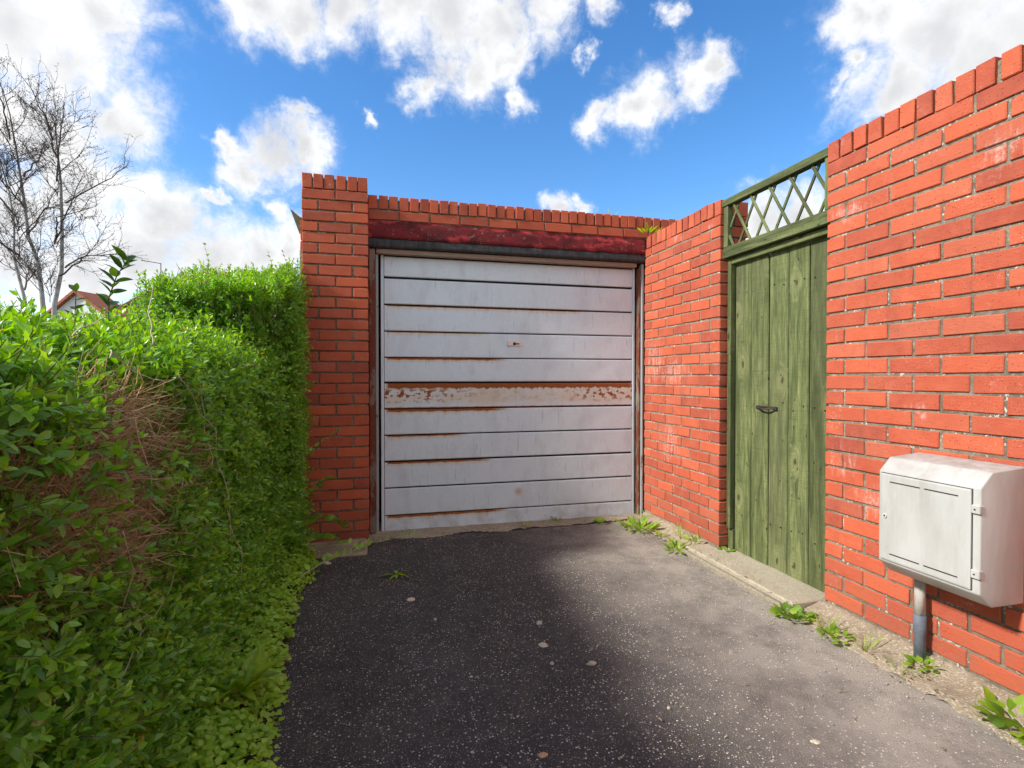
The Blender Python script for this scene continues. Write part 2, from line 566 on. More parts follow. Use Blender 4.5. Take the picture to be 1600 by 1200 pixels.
def mat_rusty_frame(name, paint, rustiness):
    m, g, out = material(name)
    P = pos(g)
    n = g.nf(g.scale(P, (12, 12, 4)), 1.0, 6.0, 0.75)
    rustc = g.mix(g.nf(P, 40.0, 5.0, 0.7), (0.085, 0.028, 0.018), (0.24, 0.07, 0.03))
    base = g.mix(g.mr(n, 0.62 - rustiness, 0.66 - rustiness), paint, rustc)
    nrm = g.bump(g.m('ADD', n, g.nf(P, 120.0, 4.0, 0.7)), 0.6, 0.004)
    finish(g, out, base, 0.8, nrm, spec=0.3)


def mat_lintel():
    m, g, out = material('red_lintel_paint')
    P = pos(g)
    n = g.nf(g.scale(P, (5, 5, 9)), 1.0, 6.0, 0.7)
    base = g.mix(g.mr(n, 0.35, 0.65), (0.10, 0.020, 0.024), (0.27, 0.032, 0.038))
    bright = g.mr(g.nf(g.scale(P, (6, 6, 14)), 1.0, 3.0, 0.6), 0.54, 0.64)
    base = g.mix(g.m('MULTIPLY', bright, 0.8), base, (0.62, 0.070, 0.075))
    bare = g.mr(g.nf(P, 26.0, 7.0, 0.8), 0.57, 0.66)
    base = g.mix(g.m('MULTIPLY', bare, 0.8), base, (0.30, 0.20, 0.15))
    lichen = g.m('MULTIPLY', g.mr(g.nf(P, 30.0, 4.0, 0.7), 0.64, 0.70), g.mr(g.nf(P, 3.0, 3.0, 0.6), 0.5, 0.6))
    base = g.mix(lichen, base, (0.52, 0.44, 0.33))
    nrm = g.bump(g.nf(P, 85.0, 6.0, 0.8), 0.9, 0.012)
    finish(g, out, base, 0.9, nrm, spec=0.2)


def mat_simple(name, c0, c1, scale=20.0, rough=0.7, bump=0.003, stretch=(1, 1, 1), metallic=0.0, spec=0.4):
    m, g, out = material(name)
    P = g.scale(pos(g), stretch)
    n = g.nf(P, scale, 5.0, 0.65)
    base = g.mix(g.mr(n, 0.3, 0.7), c0, c1)
    nrm = g.bump(g.nf(P, scale * 4, 4.0, 0.7), 0.6, bump)
    finish(g, out, base, rough, nrm, metallic, spec)


def mat_green_wood(name, along):
    """green stained softwood; grain runs along the given object axis"""
    m, g, out = material(name)
    O = objco(g)
    rnd = g.n('ShaderNodeObjectInfo').outputs['Random']
    off = g.n('ShaderNodeCombineXYZ', {0: g.m('MULTIPLY', rnd, 37.0), 1: g.m('MULTIPLY', rnd, 91.0), 2: g.m('MULTIPLY', rnd, 53.0)}).outputs[0]
    Q = g.v('ADD', O, off)
    st = [9.0, 9.0, 9.0]
    st['xyz'.index(along)] = 0.85
    # knots bend the grain
    qs = g.xyz(Q)
    across, run = (qs[1], qs[2]) if along == 'z' else (qs[2], qs[1])
    kuv = g.n('ShaderNodeCombineXYZ', {0: g.m('MULTIPLY', across, 5.6), 1: g.m('MULTIPLY', run, 2.7)}).outputs[0]
    kuw = g.v('ADD', kuv, g.v('SCALE', g.v('SUBTRACT', g.noise(g.v('MULTIPLY', kuv, (2.0, 1.0, 1.0)), 3.0, 2.0, 0.5).outputs[1], (0.5, 0.5, 0.5)), scale=0.16))
    kn = g.n('ShaderNodeTexVoronoi', {'Vector': kuw, 'Scale': 1.0}, voronoi_dimensions='2D')
    kr = g.xyz(kn.outputs[1])[0]
    has = g.m('GREATER_THAN', kr, 0.62)
    kd = kn.outputs[0]
    knot = g.m('MULTIPLY', g.mr(kd, 0.02, 0.085, 1.0, 0.0, True), has)
    ringk = g.m('MULTIPLY', g.m('MULTIPLY', g.mr(g.m('SINE', g.m('MULTIPLY', kd, 80.0)), 0.0, 1.0), g.mr(kd, 0.06, 0.24, 1.0, 0.0)), has)
    swirl = g.m('MULTIPLY', g.mr(kd, 0.08, 0.36, 1.0, 0.0, True), has)
    gv = g.v('ADD', g.scale(Q, tuple(st)), g.v('SCALE', (1.0, 1.0, 1.0), scale=g.m('MULTIPLY', swirl, 0.5)))
    rings = g.n('ShaderNodeTexNoise', {'Vector': gv, 'Scale': 3.2, 'Detail': 7.0, 'Roughness': 0.62, 'Distortion': 0.6}).outputs[0]
    fine = g.nf(g.scale(Q, tuple(s * 12 for s in st)), 1.0, 4.0, 0.7)
    saw = g.nf(g.scale(Q, tuple((160 if ax == along else 6) for ax in 'xyz')), 1.0, 3.0, 0.6)
    c = g.mix(g.mr(rings, 0.36, 0.66), (0.062, 0.080, 0.028), (0.190, 0.216, 0.084))
    c = g.mix(g.mr(rings, 0.60, 0.72, 0.0, 0.5), c, (0.28, 0.285, 0.15))
    c = g.mix(g.mr(fine, 0.46, 0.72, 0.0, 0.75), c, (0.045, 0.052, 0.022))
    c = g.mix(g.mr(saw, 0.52, 0.68, 0.0, 0.45), c, (0.055, 0.070, 0.028))
    patch = g.mr(g.nf(g.scale(Q, tuple(s * 0.32 for s in st)), 1.0, 4.0, 0.6), 0.48, 0.70)
    c = g.mix(g.m('MULTIPLY', patch, 0.6), c, (0.085, 0.088, 0.045))
    c = g.mix(g.m('MULTIPLY', swirl, 0.35), c, (0.26, 0.27, 0.12))
    c = g.mix(g.m('MULTIPLY', ringk, 0.28), c, (0.060, 0.066, 0.026))
    c = g.mix(g.m('MULTIPLY', knot, 0.9), c, (0.042, 0.038, 0.018))
    hole = g.n('ShaderNodeTexVoronoi', {'Vector': g.v('MULTIPLY', kuv, (2.2, 2.0, 1.0)), 'Scale': 1.0}, voronoi_dimensions='2D')
    ho = g.m('MULTIPLY', g.m('LESS_THAN', hole.outputs[0], 0.045), g.m('GREATER_THAN', g.xyz(hole.outputs[1])[1], 0.6))
    c = g.mix(g.m('MULTIPLY', ho, 0.9), c, (0.02, 0.02, 0.01))
    val = g.mr(rnd, 0.0, 1.0, 0.80, 1.18)
    c = g.n('ShaderNodeHueSaturation', {'Hue': 0.5, 'Saturation': 1.0, 'Value': val, 'Fac': 1.0, 'Color': c}).outputs[0]
    nrm = g.bump(g.m('ADD', g.m('MULTIPLY', fine, 0.5), g.m('MULTIPLY', saw, 0.4)), 0.55, 0.004)
    finish(g, out, c, 0.82, nrm, spec=0.25)


def mat_leaf(name, dark, mid, young, transl=0.45, rough=0.38):
    m, g, out = material(name)
    t = g.n('ShaderNodeAttribute', attribute_name='tint', attribute_type='GEOMETRY').outputs['Fac']
    P = pos(g)
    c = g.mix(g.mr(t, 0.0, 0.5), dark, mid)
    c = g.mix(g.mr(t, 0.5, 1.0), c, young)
    c = g.mix(g.mr(t, 1.15, 1.3), c, (0.42, 0.34, 0.03))
    c = g.mix(g.mr(g.nf(P, 55.0, 3.0, 0.6), 0.3, 0.7, 0.0, 0.25), c, dark)
    b = g.n('ShaderNodeBsdfPrincipled', {'Base Color': c, 'Roughness': rough, 'Specular IOR Level': 0.6})
    tc = g.n('ShaderNodeHueSaturation', {'Hue': 0.485, 'Saturation': 1.15, 'Value': 1.7, 'Fac': 1.0, 'Color': c}).outputs[0]
    tr = g.n('ShaderNodeBsdfTranslucent', {'Color': tc})
    mx = g.n('ShaderNodeMixShader', {0: transl, 1: b.outputs[0], 2: tr.outputs[0]})
    g.t.links.new(mx.outputs[0], out.inputs[0])


def mat_ground():
    m, g, out = material('soil')
    P = pos(g)
    n = g.nf(P, 2.0, 6.0, 0.7)
    c = g.mix(g.mr(n, 0.35, 0.65), (0.06, 0.045, 0.028), (0.10, 0.11, 0.035))
    nrm = g.bump(g.nf(P, 30.0, 5.0, 0.7), 0.8, 0.02)
    finish(g, out, c, 0.95, nrm, spec=0.1)


def mat_plastic():
    m, g, out = material('white_plastic')
    P = pos(g)
    streak = g.nf(g.scale(P, (9, 9, 2.2)), 1.0, 5.0, 0.7)
    c = g.mix(g.mr(streak, 0.42, 0.72, 0.0, 0.9), (0.465, 0.462, 0.445), (0.36, 0.345, 0.315))
    scr = g.mr(g.nf(g.scale(P, (30, 26, 40)), 1.0, 4.0, 0.8, dist=2.0), 0.70, 0.74)
    c = g.mix(g.m('MULTIPLY', scr, 0.5), c, (0.42, 0.37, 0.32))
    up = g.xyz(g.n('ShaderNodeNewGeometry').outputs['Normal'])[2]
    dirt = g.m('MULTIPLY', g.mr(up, 0.55, 0.95), g.mr(g.nf(P, 22.0, 6.0, 0.75), 0.42, 0.62))
    c = g.mix(g.m('MULTIPLY', dirt, 0.65), c, (0.25, 0.235, 0.20))
    nrm = g.bump(g.nf(P, 500.0, 2.0, 0.5), 0.25, 0.001)
    finish(g, out, c, 0.48, nrm, spec=0.4)


def mat_bark():
    m, g, out = material('pale_bark')
    P = pos(g)
    n = g.nf(g.scale(P, (3, 3, 9)), 1.0, 5.0, 0.7)
    z = g.xyz(P)[2]
    c = g.mix(g.mr(n, 0.4, 0.65), (0.40, 0.40, 0.40), (0.24, 0.23, 0.22))
    c = g.mix(g.mr(z, 4.0, 5.6), c, (0.16, 0.14, 0.13))
    finish(g, out, c, 0.9, None, spec=0.2)


mat_brick()
mat_mortar()
mat_asphalt()
mat_concrete('rough_concrete', (0.28, 0.225, 0.155), (0.42, 0.35, 0.26), (0.60, 0.52, 0.42), 140.0, 0.008)
mat_concrete('slab_concrete', (0.36, 0.31, 0.225), (0.45, 0.395, 0.30), (0.58, 0.52, 0.41), 170.0, 0.005, 0.35)
mat_concrete('edge_concrete', (0.24, 0.205, 0.15), (0.34, 0.30, 0.235), (0.46, 0.41, 0.33), 150.0, 0.008, 0.6)
mat_concrete('pebbledash', (0.36, 0.29, 0.21), (0.46, 0.38, 0.29), (0.62, 0.56, 0.48), 75.0, 0.02)
mat_door()
mat_rusty_frame('brown_frame', (0.22, 0.18, 0.14), 0.16)
mat_rusty_frame('grey_frame', (0.36, 0.37, 0.38), 0.01)
mat_lintel()
mat_simple('black_bitumen', (0.018, 0.018, 0.020), (0.062, 0.062, 0.064), 10.0, 0.75, 0.010, (3, 3, 1))
mat_simple('bare_wood', (0.22, 0.145, 0.105), (0.40, 0.30, 0.24), 8.0, 0.85, 0.004, (1.5, 12, 30))
mat_simple('void_shade', (0.010, 0.010, 0.012), (0.020, 0.018, 0.020), 10.0, 0.9)
mat_simple('dark_metal', (0.030, 0.026, 0.024), (0.070, 0.050, 0.040), 60.0, 0.6, 0.002, metallic=0.3)
mat_simple('chrome', (0.62, 0.60, 0.60), (0.75, 0.74, 0.74), 60.0, 0.28, 0.001, metallic=0.8)
mat_simple('grey_pipe', (0.085, 0.10, 0.13), (0.15, 0.165, 0.20), 30.0, 0.6, 0.002)
mat_simple('pale_pipe', (0.30, 0.27, 0.23), (0.55, 0.52, 0.48), 25.0, 0.6, 0.002, (1, 1, 0.4))
mat_simple('olive_flashing', (0.11, 0.10, 0.05), (0.20, 0.18, 0.10), 15.0, 0.7)
mat_simple('roof_felt', (0.05, 0.05, 0.05), (0.10, 0.10, 0.09), 8.0, 0.9)
mat_simple('hinge_grey', (0.50, 0.50, 0.49), (0.60, 0.60, 0.58), 60.0, 0.5)
mat_simple('white_render', (0.72, 0.73, 0.76), (0.80, 0.80, 0.82), 3.0, 0.9)
mat_simple('cream_render', (0.55, 0.47, 0.34), (0.66, 0.58, 0.45), 5.0, 0.9)
mat_simple('roof_tile', (0.30, 0.095, 0.055), (0.42, 0.15, 0.085), 9.0, 0.85, 0.02)
mat_simple('grey_coping', (0.24, 0.23, 0.22), (0.34, 0.33, 0.31), 5.0, 0.9)
mat_simple('dry_twig', (0.34, 0.205, 0.085), (0.74, 0.56, 0.31), 22.0, 0.85, 0.002)
mat_simple('pale_twig', (0.44, 0.36, 0.25), (0.58, 0.49, 0.36), 14.0, 0.8, 0.002)
mat_simple('green_stem', (0.11, 0.13, 0.035), (0.20, 0.20, 0.06), 20.0, 0.6, 0.001)
mat_simple('twig_bark', (0.060, 0.048, 0.044), (0.12, 0.095, 0.085), 9.0, 0.9)
mat_simple('pale_stone', (0.34, 0.28, 0.20), (0.62, 0.55, 0.44), 60.0, 0.9, 0.004)
mat_simple('pink_stone', (0.55, 0.40, 0.33), (0.74, 0.63, 0.56), 70.0, 0.9, 0.004)
mat_simple('orange_stone', (0.42, 0.20, 0.10), (0.62, 0.36, 0.22), 90.0, 0.9, 0.004)
mat_simple('grit', (0.22, 0.185, 0.15), (0.58, 0.52, 0.45), 47.0, 0.9, 0.002)
mat_simple('window_glass', (0.03, 0.035, 0.04), (0.05, 0.055, 0.06), 3.0, 0.1)
mat_green_wood('green_plank', 'z')
mat_green_wood('green_rail', 'y')
mat_leaf('privet_leaf', (0.105, 0.250, 0.036), (0.235, 0.480, 0.050), (0.410, 0.650, 0.065), 0.38, 0.33)
mat_leaf('weed_leaf', (0.090, 0.200, 0.022), (0.200, 0.360, 0.030), (0.360, 0.510, 0.040), 0.45, 0.5)
mat_leaf('cover_leaf', (0.140, 0.270, 0.032), (0.280, 0.470, 0.046), (0.430, 0.610, 0.060), 0.38, 0.5)
mat_leaf('laurel_leaf', (0.020, 0.050, 0.012), (0.050, 0.110, 0.018), (0.110, 0.20, 0.025), 0.35, 0.3)
mat_leaf('dry_leaf', (0.10, 0.055, 0.025), (0.24, 0.15, 0.07), (0.42, 0.31, 0.17), 0.15, 0.8)
mat_ground()
mat_plastic()
mat_bark()

# ------------------------------------------------------------------ setting: ground, drive, concrete
GZ = -0.05


def ground_sheet(name, x0, x1, y0, y1, z, mat, step=0.05, amp=0.004, edge=None, freq=6.0, seed=1.0, zfun=None):
    nx = max(2, int((x1 - x0) / step))
    ny = max(2, int((y1 - y0) / step))
    xs = np.linspace(x0, x1, nx + 1)
    ys = np.linspace(y0, y1, ny + 1)
    X, Y = np.meshgrid(xs, ys)
    if edge:
        X, Y = edge(X.copy(), Y.copy())
    Z = z + amp * vnoise(X * freq, Y * freq, 0, seed)
    if zfun:
        Z = Z + zfun(X, Y)
    V = np.stack([X, Y, Z], -1).reshape(-1, 3)
    i = np.arange(ny)[:, None] * (nx + 1) + np.arange(nx)[None, :]
    q = np.stack([i, i + 1, i + nx + 2, i + nx + 1], -1).reshape(-1, 4)
    return link(name, np_mesh(name, V, q, None, mat, True))


gr = MB()
gr.add([(-400, -400, -0.16), (400, -400, -0.16), (400, 400, -0.16), (-400, 400, -0.16)], [(0, 1, 2, 3)])
tag(gr.obj('ground', 'soil'), 'bare soil and rough grass around the garage', kind='structure')
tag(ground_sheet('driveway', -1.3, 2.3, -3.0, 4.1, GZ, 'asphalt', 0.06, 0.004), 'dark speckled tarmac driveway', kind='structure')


def apron_edge(X, Y):
    t = np.clip((4.35 - Y) / 0.45, 0, 1)
    Y = Y - t * (0.022 * vnoise(X * 7, X * 3, 0, 2.0) + 0.014 * vnoise(X * 25, X * 9, 0, 4.0) + 0.012 * vnoise(X * 71, X * 37, 0, 3.0) + 0.009 * vnoise(X * 170, X * 90, 0, 8.0) - 0.06 * (X / 2.2))
    return X, Y


tag(ground_sheet('apron', -0.30, 2.17, 3.90, 4.35, GZ + 0.010, 'rough_concrete', 0.014, 0.004, apron_edge, 14.0, 3.0,
                 lambda X, Y: -0.012 * np.clip((3.95 - Y) / 0.05, 0, 1)), 'worn gritty concrete apron under the garage door', kind='structure')


def strip_edge(X, Y):
    t = np.clip((2.17 - X) / 0.2, 0, 1)
    X = X + t * (0.022 * vnoise(Y * 5, Y * 2, 0, 5.0) + 0.013 * vnoise(Y * 21, Y * 8, 0, 1.0) + 0.011 * vnoise(Y * 67, Y * 31, 0, 3.0) + 0.008 * vnoise(Y * 190, Y * 77, 0, 6.0))
    return X, Y


def strip_z(X, Y):
    return 0.035 * np.clip((X - 2.05) / 0.11, 0, 1) ** 1.5 - 0.014 * np.clip((2.0 - X) / 0.04, 0, 1)


tag(ground_sheet('wall_footing', 1.965, 2.18, -2.0, 2.20, GZ + 0.014, 'rough_concrete', 0.014, 0.006, strip_edge, 15.0, 6.0, strip_z),
    'broken concrete footing along the foot of the big wall', kind='structure')
tag(ground_sheet('wing_footing', 1.985, 2.18, 3.16, 4.0, GZ + 0.014, 'rough_concrete', 0.014, 0.006, strip_edge, 15.0, 8.0, strip_z),
    'broken concrete footing along the foot of the short wall', kind='structure')

# ------------------------------------------------------------------ brickwork
BL, BD, BH, J = 0.2135, 0.101, 0.0635, 0.0115
_bcache = {}


def brick_mesh(length, depth, height=BH):
    key = (round(length, 3), round(depth, 3), round(height, 3))
    if key not in _bcache:
        lst = []
        for k in range(7):
            mb = MB()
            vs, fs = cbox(length, depth, height, 0.0026, 0.0013)
            mb.add(vs, fs)
            lst.append(mb.mesh('brick', 'brick'))
        _bcache[key] = lst
    return random.choice(_bcache[key])


def place_brick(parent, x, y, z, length, depth, height=BH, rz=0.0, name='brick', jit=1.0, sink=None):
    M = (Matrix.Translation((x + random.gauss(0, 0.0009) * jit, y + random.gauss(0, 0.0009) * jit, z + random.gauss(0, 0.0010) * jit))
         @ Matrix.Rotation(rz + random.gauss(0, 0.003) * jit, 4, 'Z')
         @ Matrix.Rotation(random.gauss(0, 0.003) * jit, 4, 'Y')
         @ Matrix.Rotation(random.gauss(0, 0.003) * jit + (math.pi if random.random() < 0.5 else 0), 4, 'X'))
    me = brick_mesh(length, depth, height)
    if sink is not None:
        sink.add([M @ v.co for v in me.vertices], [tuple(p.vertices) for p in me.polygons])
        return None
    return link(name, me, parent, M)


def wall_along_y(root, xf, yref, yend, rows, z0, thick, cop_h, individual=lambda y: True, rear=True):
    """stretcher bond wall running along Y from yref to yend, face at X = xf looking to -X; row 1 is the top course"""
    sg = 1 if yend > yref else -1
    total = abs(yend - yref)
    sink = MB()
    for r in range(rows):
        z = z0 + (rows - 1 - r) * (BH + J) + J + BH / 2
        full = (r % 2 == 0)
        t = 0.0
        first = True
        while t < total - 0.02:
            L = BL if (full or not first) else BD
            L = min(L, total - t)
            depth = BD
            header = (first and not full)
            if header:
                depth = thick
            yc = yref + sg * (t + L / 2)
            sk = None if individual(yc) else sink
            place_brick(root, xf + depth / 2, yc, z, L, depth, rz=math.pi / 2, sink=sk)
            if first and full and rear:
                place_brick(root, xf + thick - BD / 2, yc, z, L, BD, rz=math.pi / 2, sink=sk)
            t += L + J
            first = False
    t = 0.0
    zc = z0 + rows * (BH + J) + 0.006 + cop_h / 2
    while t < total - 0.05:
        yc = yref + sg * (t + BH / 2)
        sk = None if individual(yc) else sink
        place_brick(root, xf + thick / 2 + random.gauss(0, 0.0015), yc, zc + random.gauss(0, 0.0015), BH, thick, cop_h, rz=math.pi / 2, name='coping_brick', jit=2.0, sink=sk)
        t += BH + J
    core = MB()
    ya, yb = sorted((yref + sg * 0.011, yend - sg * 0.0))
    core.cbox(xf + 0.0065, xf + thick - 0.011, ya, yb, -0.15, z0 + rows * (BH + J) + 0.004, 0.002)
    core.cbox(xf + 0.016, xf + thick - 0.016, ya + 0.008, yb, z0 + rows * (BH + J) + 0.001, z0 + rows * (BH + J) + cop_h - 0.006, 0.002)
    core.obj('mortar', 'mortar', root)
    if sink.v:
        tag(sink.obj('brick_mass', 'brick', root), kind='stuff')


XW = 2.172
big_wall = tag(empty('brick_wall', (0, 0, 0)), 'tall red brick wall carrying the white meter box, right of the gate', 'wall', 'red brick walls')
wall_along_y(big_wall, XW, 2.187, -2.0, 29, 0.0, BL, 0.097, lambda y: y > 1.12)
wing_wall = tag(empty('brick_wall', (0, 0, 0)), 'short red brick wall between the garage door and the green gate', 'wall', 'red brick walls')
wall_along_y(wing_wall, XW, 3.037, 4.045, 29, 0.0, BL, 0.097)
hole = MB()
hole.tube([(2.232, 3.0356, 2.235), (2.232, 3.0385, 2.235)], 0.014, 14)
hole.obj('core_hole_shade', 'void_shade', wing_wall, True)  # dark disc painted in for the shade inside a hollow brick

# ------------------------------------------------------------------ garage
garage = tag(empty('garage', (0, 0, 0)), 'low red brick garage with rusty white up-and-over door', 'garage')
PX0, PX1, PY = -0.493, -0.053, 3.919
PZ0 = -0.056
prow = 33
pcore = MB()
pcore.cbox(PX0 + 0.012, PX1 - 0.011, PY + 0.013, PY + 0.33, -0.15, PZ0 + prow * 0.075 + 0.004, 0.002)
pcore.cbox(PX0 + 0.018, PX1 - 0.016, PY + 0.018, PY + 0.21, PZ0 + prow * 0.075, PZ0 + prow * 0.075 + 0.085, 0.002)
pillar = pcore.obj('pillar', 'mortar', garage)
for r in range(prow):
    z = PZ0 + (prow - 1 - r) * 0.075 + J + BH / 2
    if r % 2 == 0:
        for k in range(2):
            place_brick(pillar, PX0 + BL / 2 + k * (BL + J), PY + BD / 2, z, BL, BD)
    else:
        for xa, L, D in ((PX0, BD, BL), (PX0 + BD + J, BL, BD), (PX1 - BD, BD, BL)):
            place_brick(pillar, xa + L / 2, PY + D / 2, z, L, D)
for k in range(6):
    place_brick(pillar, PX0 + BH / 2 + k * 0.075, PY + BL / 2, PZ0 + prow * 0.075 + 0.006 + 0.05, BH, BL, 0.100, name='coping_brick', jit=2.0)

HY = 4.022
hcore = MB()
hcore.cbox(PX1 - 0.009, 2.75, HY + 0.012, HY + 0.205, 2.262, 2.348, 0.002)
hcore.cbox(PX1 - 0.009, 2.75, HY + 0.018, HY + 0.198, 2.34, 2.424, 0.002)
parapet = hcore.obj('parapet', 'mortar', garage)
x = PX1 + 0.0015
k = 0
while x < 2.72:
    L = BL
    place_brick(parapet, x + L / 2, HY + BD / 2, 2.272 + BH / 2, L, BD)
    x += L + J
x = PX1 + 0.0015
while x < 2.72:
    place_brick(parapet, x + BH / 2, HY + BL / 2, 2.345 + 0.05, BH, BL, 0.098, name='coping_brick', jit=2.2)
    x += BH + J * 0.9


def rough_beam(name, x0, x1, y0, y1, z0, z1, mat, amp, parent, seed, step=0.02):
    """long beam with an uneven front face and edges"""
    nx = int((x1 - x0) / step)
    nz = max(3, int((z1 - z0) / step))
    xs = np.linspace(x0, x1, nx + 1)
    prof = [(y1, z0)] + [(y0, z0 + (z1 - z0) * j / nz) for j in range(nz + 1)] + [(y1, z1)]
    P = np.zeros((nx + 1, len(prof), 3))
    for j, (yy, zz) in enumerate(prof):
        P[:, j, 0] = xs
        P[:, j, 1] = yy
        P[:, j, 2] = zz
        if 0 < j < len(prof) - 1:
            P[:, j, 1] += amp * vnoise(xs * 31, zz * 37, 0, seed) + amp * 0.7 * vnoise(xs * 83, zz * 71, 0, seed + 2)
            if j in (1, len(prof) - 2):
                P[:, j, 1] += amp
                P[:, j, 2] += amp * 0.8 * vnoise(xs * 23, xs * 7, 0, seed + j)
    n = len(prof)
    i = np.arange(nx)[:, None] * n + np.arange(n - 1)[None, :]
    q = np.stack([i, i + n, i + n + 1, i + 1], -1).reshape(-1, 4)
    return link(name, np_mesh(name, P.reshape(-1, 3), q, None, mat, True), parent)


tag(rough_beam('lintel', PX1 - 0.008, XW - 0.003, HY + 0.002, HY + 0.20, 2.137, 2.266, 'red_lintel_paint', 0.0025, garage, 3.0), 'flaking dark red painted lintel')
tag(rough_beam('damp_strip', PX1 - 0.008, XW - 0.003, HY + 0.006, HY + 0.12, 2.070, 2.133, 'black_bitumen', 0.002, garage, 5.0), 'black bitumen strip')
tr_ = MB()
tr_.cbox(0.002, 2.105, HY + 0.030, HY + 0.085, 2.032, 2.066, 0.003)
tr_.obj('door_head_trim', 'bare_wood', garage)

# frame beside the door
fr = MB()
fr.cbox(-0.050, -0.006, 4.050, 4.12, -0.05, 2.064, 0.004)
fr.obj('frame_post', 'brown_frame', garage)
fr = MB()
fr.cbox(-0.004, 0.016, 4.085, 4.13, -0.05, 2.030, 0.003)
fr.obj('guide_rail', 'grey_frame', garage)
fr = MB()
fr.cbox(2.130, 2.150, 4.066, 4.12, -0.05, 2.030, 0.003)
fr.obj('guide_rail', 'brown_frame', garage)
fr = MB()
fr.cbox(2.1505, 2.169, 4.050, 4.12, -0.04, 2.064, 0.003)
fr.obj('frame_post', 'grey_frame', garage)

# the door: backing sheet blackened for groove shade, edge stiles and eleven pressed slats
DX0, DX1, DY = 0.034, 2.118, 4.112
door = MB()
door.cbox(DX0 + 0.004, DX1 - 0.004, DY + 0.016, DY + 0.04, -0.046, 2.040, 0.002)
door = door.obj('door', 'void_shade', garage)
for xa, xb in ((DX0, DX0 + 0.022), (DX1 - 0.022, DX1)):
    st = MB()
    st.cbox(xa, xb, DY - 0.002, DY + 0.022, -0.045, 2.032, 0.003)
    o = st.obj('edge_stile', 'door_paint', door)
    o.color = (0, 0, 0, 1)
lines = [2.036, 1.870, 1.669, 1.471, 1.274, 1.081, 0.884, 0.686, 0.484, 0.285, 0.078, -0.050]
wear = [(0, 0, 0, 1), (0, 0, 0, 1), (0.75, 0.11, 0, 1), (0.35, 0.09, 0, 1), (0.42, 0.22, 0, 0.94), (1.0, 0.62, 1.0, 0.72), (0.42, 0.30, 0, 1),
        (0.26, 0.16, 0, 1), (0.36, 0.20, 0, 1), (0, 0, 0, 1), (0.42, 0.24, 0.0, 0.30)]
SW = DX1 - DX0 - 0.052
_slat = {}
for k in range(11):
    zt, zb = lines[k], lines[k + 1]
    h = zt - zb - 0.011
    key = round(h, 2)
    if key not in _slat:
        mb = MB()
        hh = key
        # pressed profile: face, rolled lip at the top, returned edge at the bottom
        prof = [(0.018, -0.001), (0.008, 0.0), (0.001, -0.004), (0.0, -0.010), (0.0005, -hh * 0.5), (0.0, -hh + 0.008), (0.003, -hh + 0.002), (0.018, -hh)]
        nx = 14
        vs = []
        for i in range(nx + 1):
            xx = SW * i / nx
            dent = 0.0012 * math.sin(i * 2.1 + key * 9)
            for (yy, zz) in prof:
                vs.append((xx, yy + (dent if -hh * 0.8 < zz < -hh * 0.2 else 0), zz))
        n = len(prof)
        fs = [(i * n + j, (i + 1) * n + j, (i + 1) * n + j + 1, i * n + j + 1) for i in range(nx) for j in range(n - 1)]
        fs = [f[::-1] for f in fs]
        fs.append(tuple(range(n)))
        fs.append(tuple(nx * n + j for j in range(n))[::-1])
        mb.add(vs, fs)
        _slat[key] = mb.mesh('slat', 'door_paint')
    o = link('slat', _slat[key], door, Matrix.Translation((DX0 + 0.026, DY, zt - 0.0105)))
    o.color = wear[k]
    if k == 5:
        o['label'] = 'rust-eaten slat halfway up the door'
lk = MB()
lk.cbox(1.008, 1.122, DY - 0.009, DY + 0.004, 1.366, 1.402, 0.004)
lk = lk.obj('lock_plate', 'chrome', door)
kh = MB()
kh.tube([(1.066, DY - 0.014, 1.384), (1.066, DY - 0.008, 1.384)], 0.012, 12)
kh.obj('keyhole', 'dark_metal', door, True)
kt = MB()
kt.cbox(1.075, 1.105, DY - 0.013, DY - 0.008, 1.379, 1.388, 0.001)
kt.obj('latch_tab', 'dark_metal', door)

# side wall, roof, flashing
sw = MB()
sw.cbox(-0.552, PX1, PY + 0.335, 8.6, -0.15, 2.07, 0.004)
sw.obj('side_wall', 'pebbledash', garage)
for k in range(3):
    for j in range(2):
        place_brick(garage, -0.552 + BD / 2 + 0.005, PY + 0.34 + BL / 2 + j * (BL + J), 2.075 + BH / 2 + k * 0.075, BL, BD, rz=math.pi / 2)
sb = MB()
sb.cbox(-0.538, -0.44, PY + 0.35, 8.5, 2.069, 2.29, 0.002)
sb.obj('side_upstand', 'mortar', garage)
sw = MB()
sw.cbox(2.75, 2.95, HY + 0.03, 8.6, -0.15, 2.26, 0.004)
sw.cbox(-0.055, 2.752, 8.4, 8.6, -0.15, 2.26, 0.004)
sw.obj('rear_wall', 'pebbledash', garage)
rf = MB()
rf.cbox(-0.44, 2.76, HY + 0.21, 8.6, 2.20, 2.28, 0.004)
rf.obj('roof', 'roof_felt', garage)
fl = MB()
a, b, c, d = (-0.617, 4.262, 2.372), (-0.553, 4.262, 2.19), (-0.470, 4.262, 2.30), (-0.548, 4.262, 2.315)
t = 0.012
fl.add([a, b, c, d] + [(p[0], p[1] + t, p[2]) for p in (a, b, c, d)], [(0, 1, 2, 3), (7, 6, 5, 4), (0, 4, 5, 1), (1, 5, 6, 2), (2, 6, 7, 3), (3, 7, 4, 0)])
fl.obj('flashing', 'olive_flashing', garage)

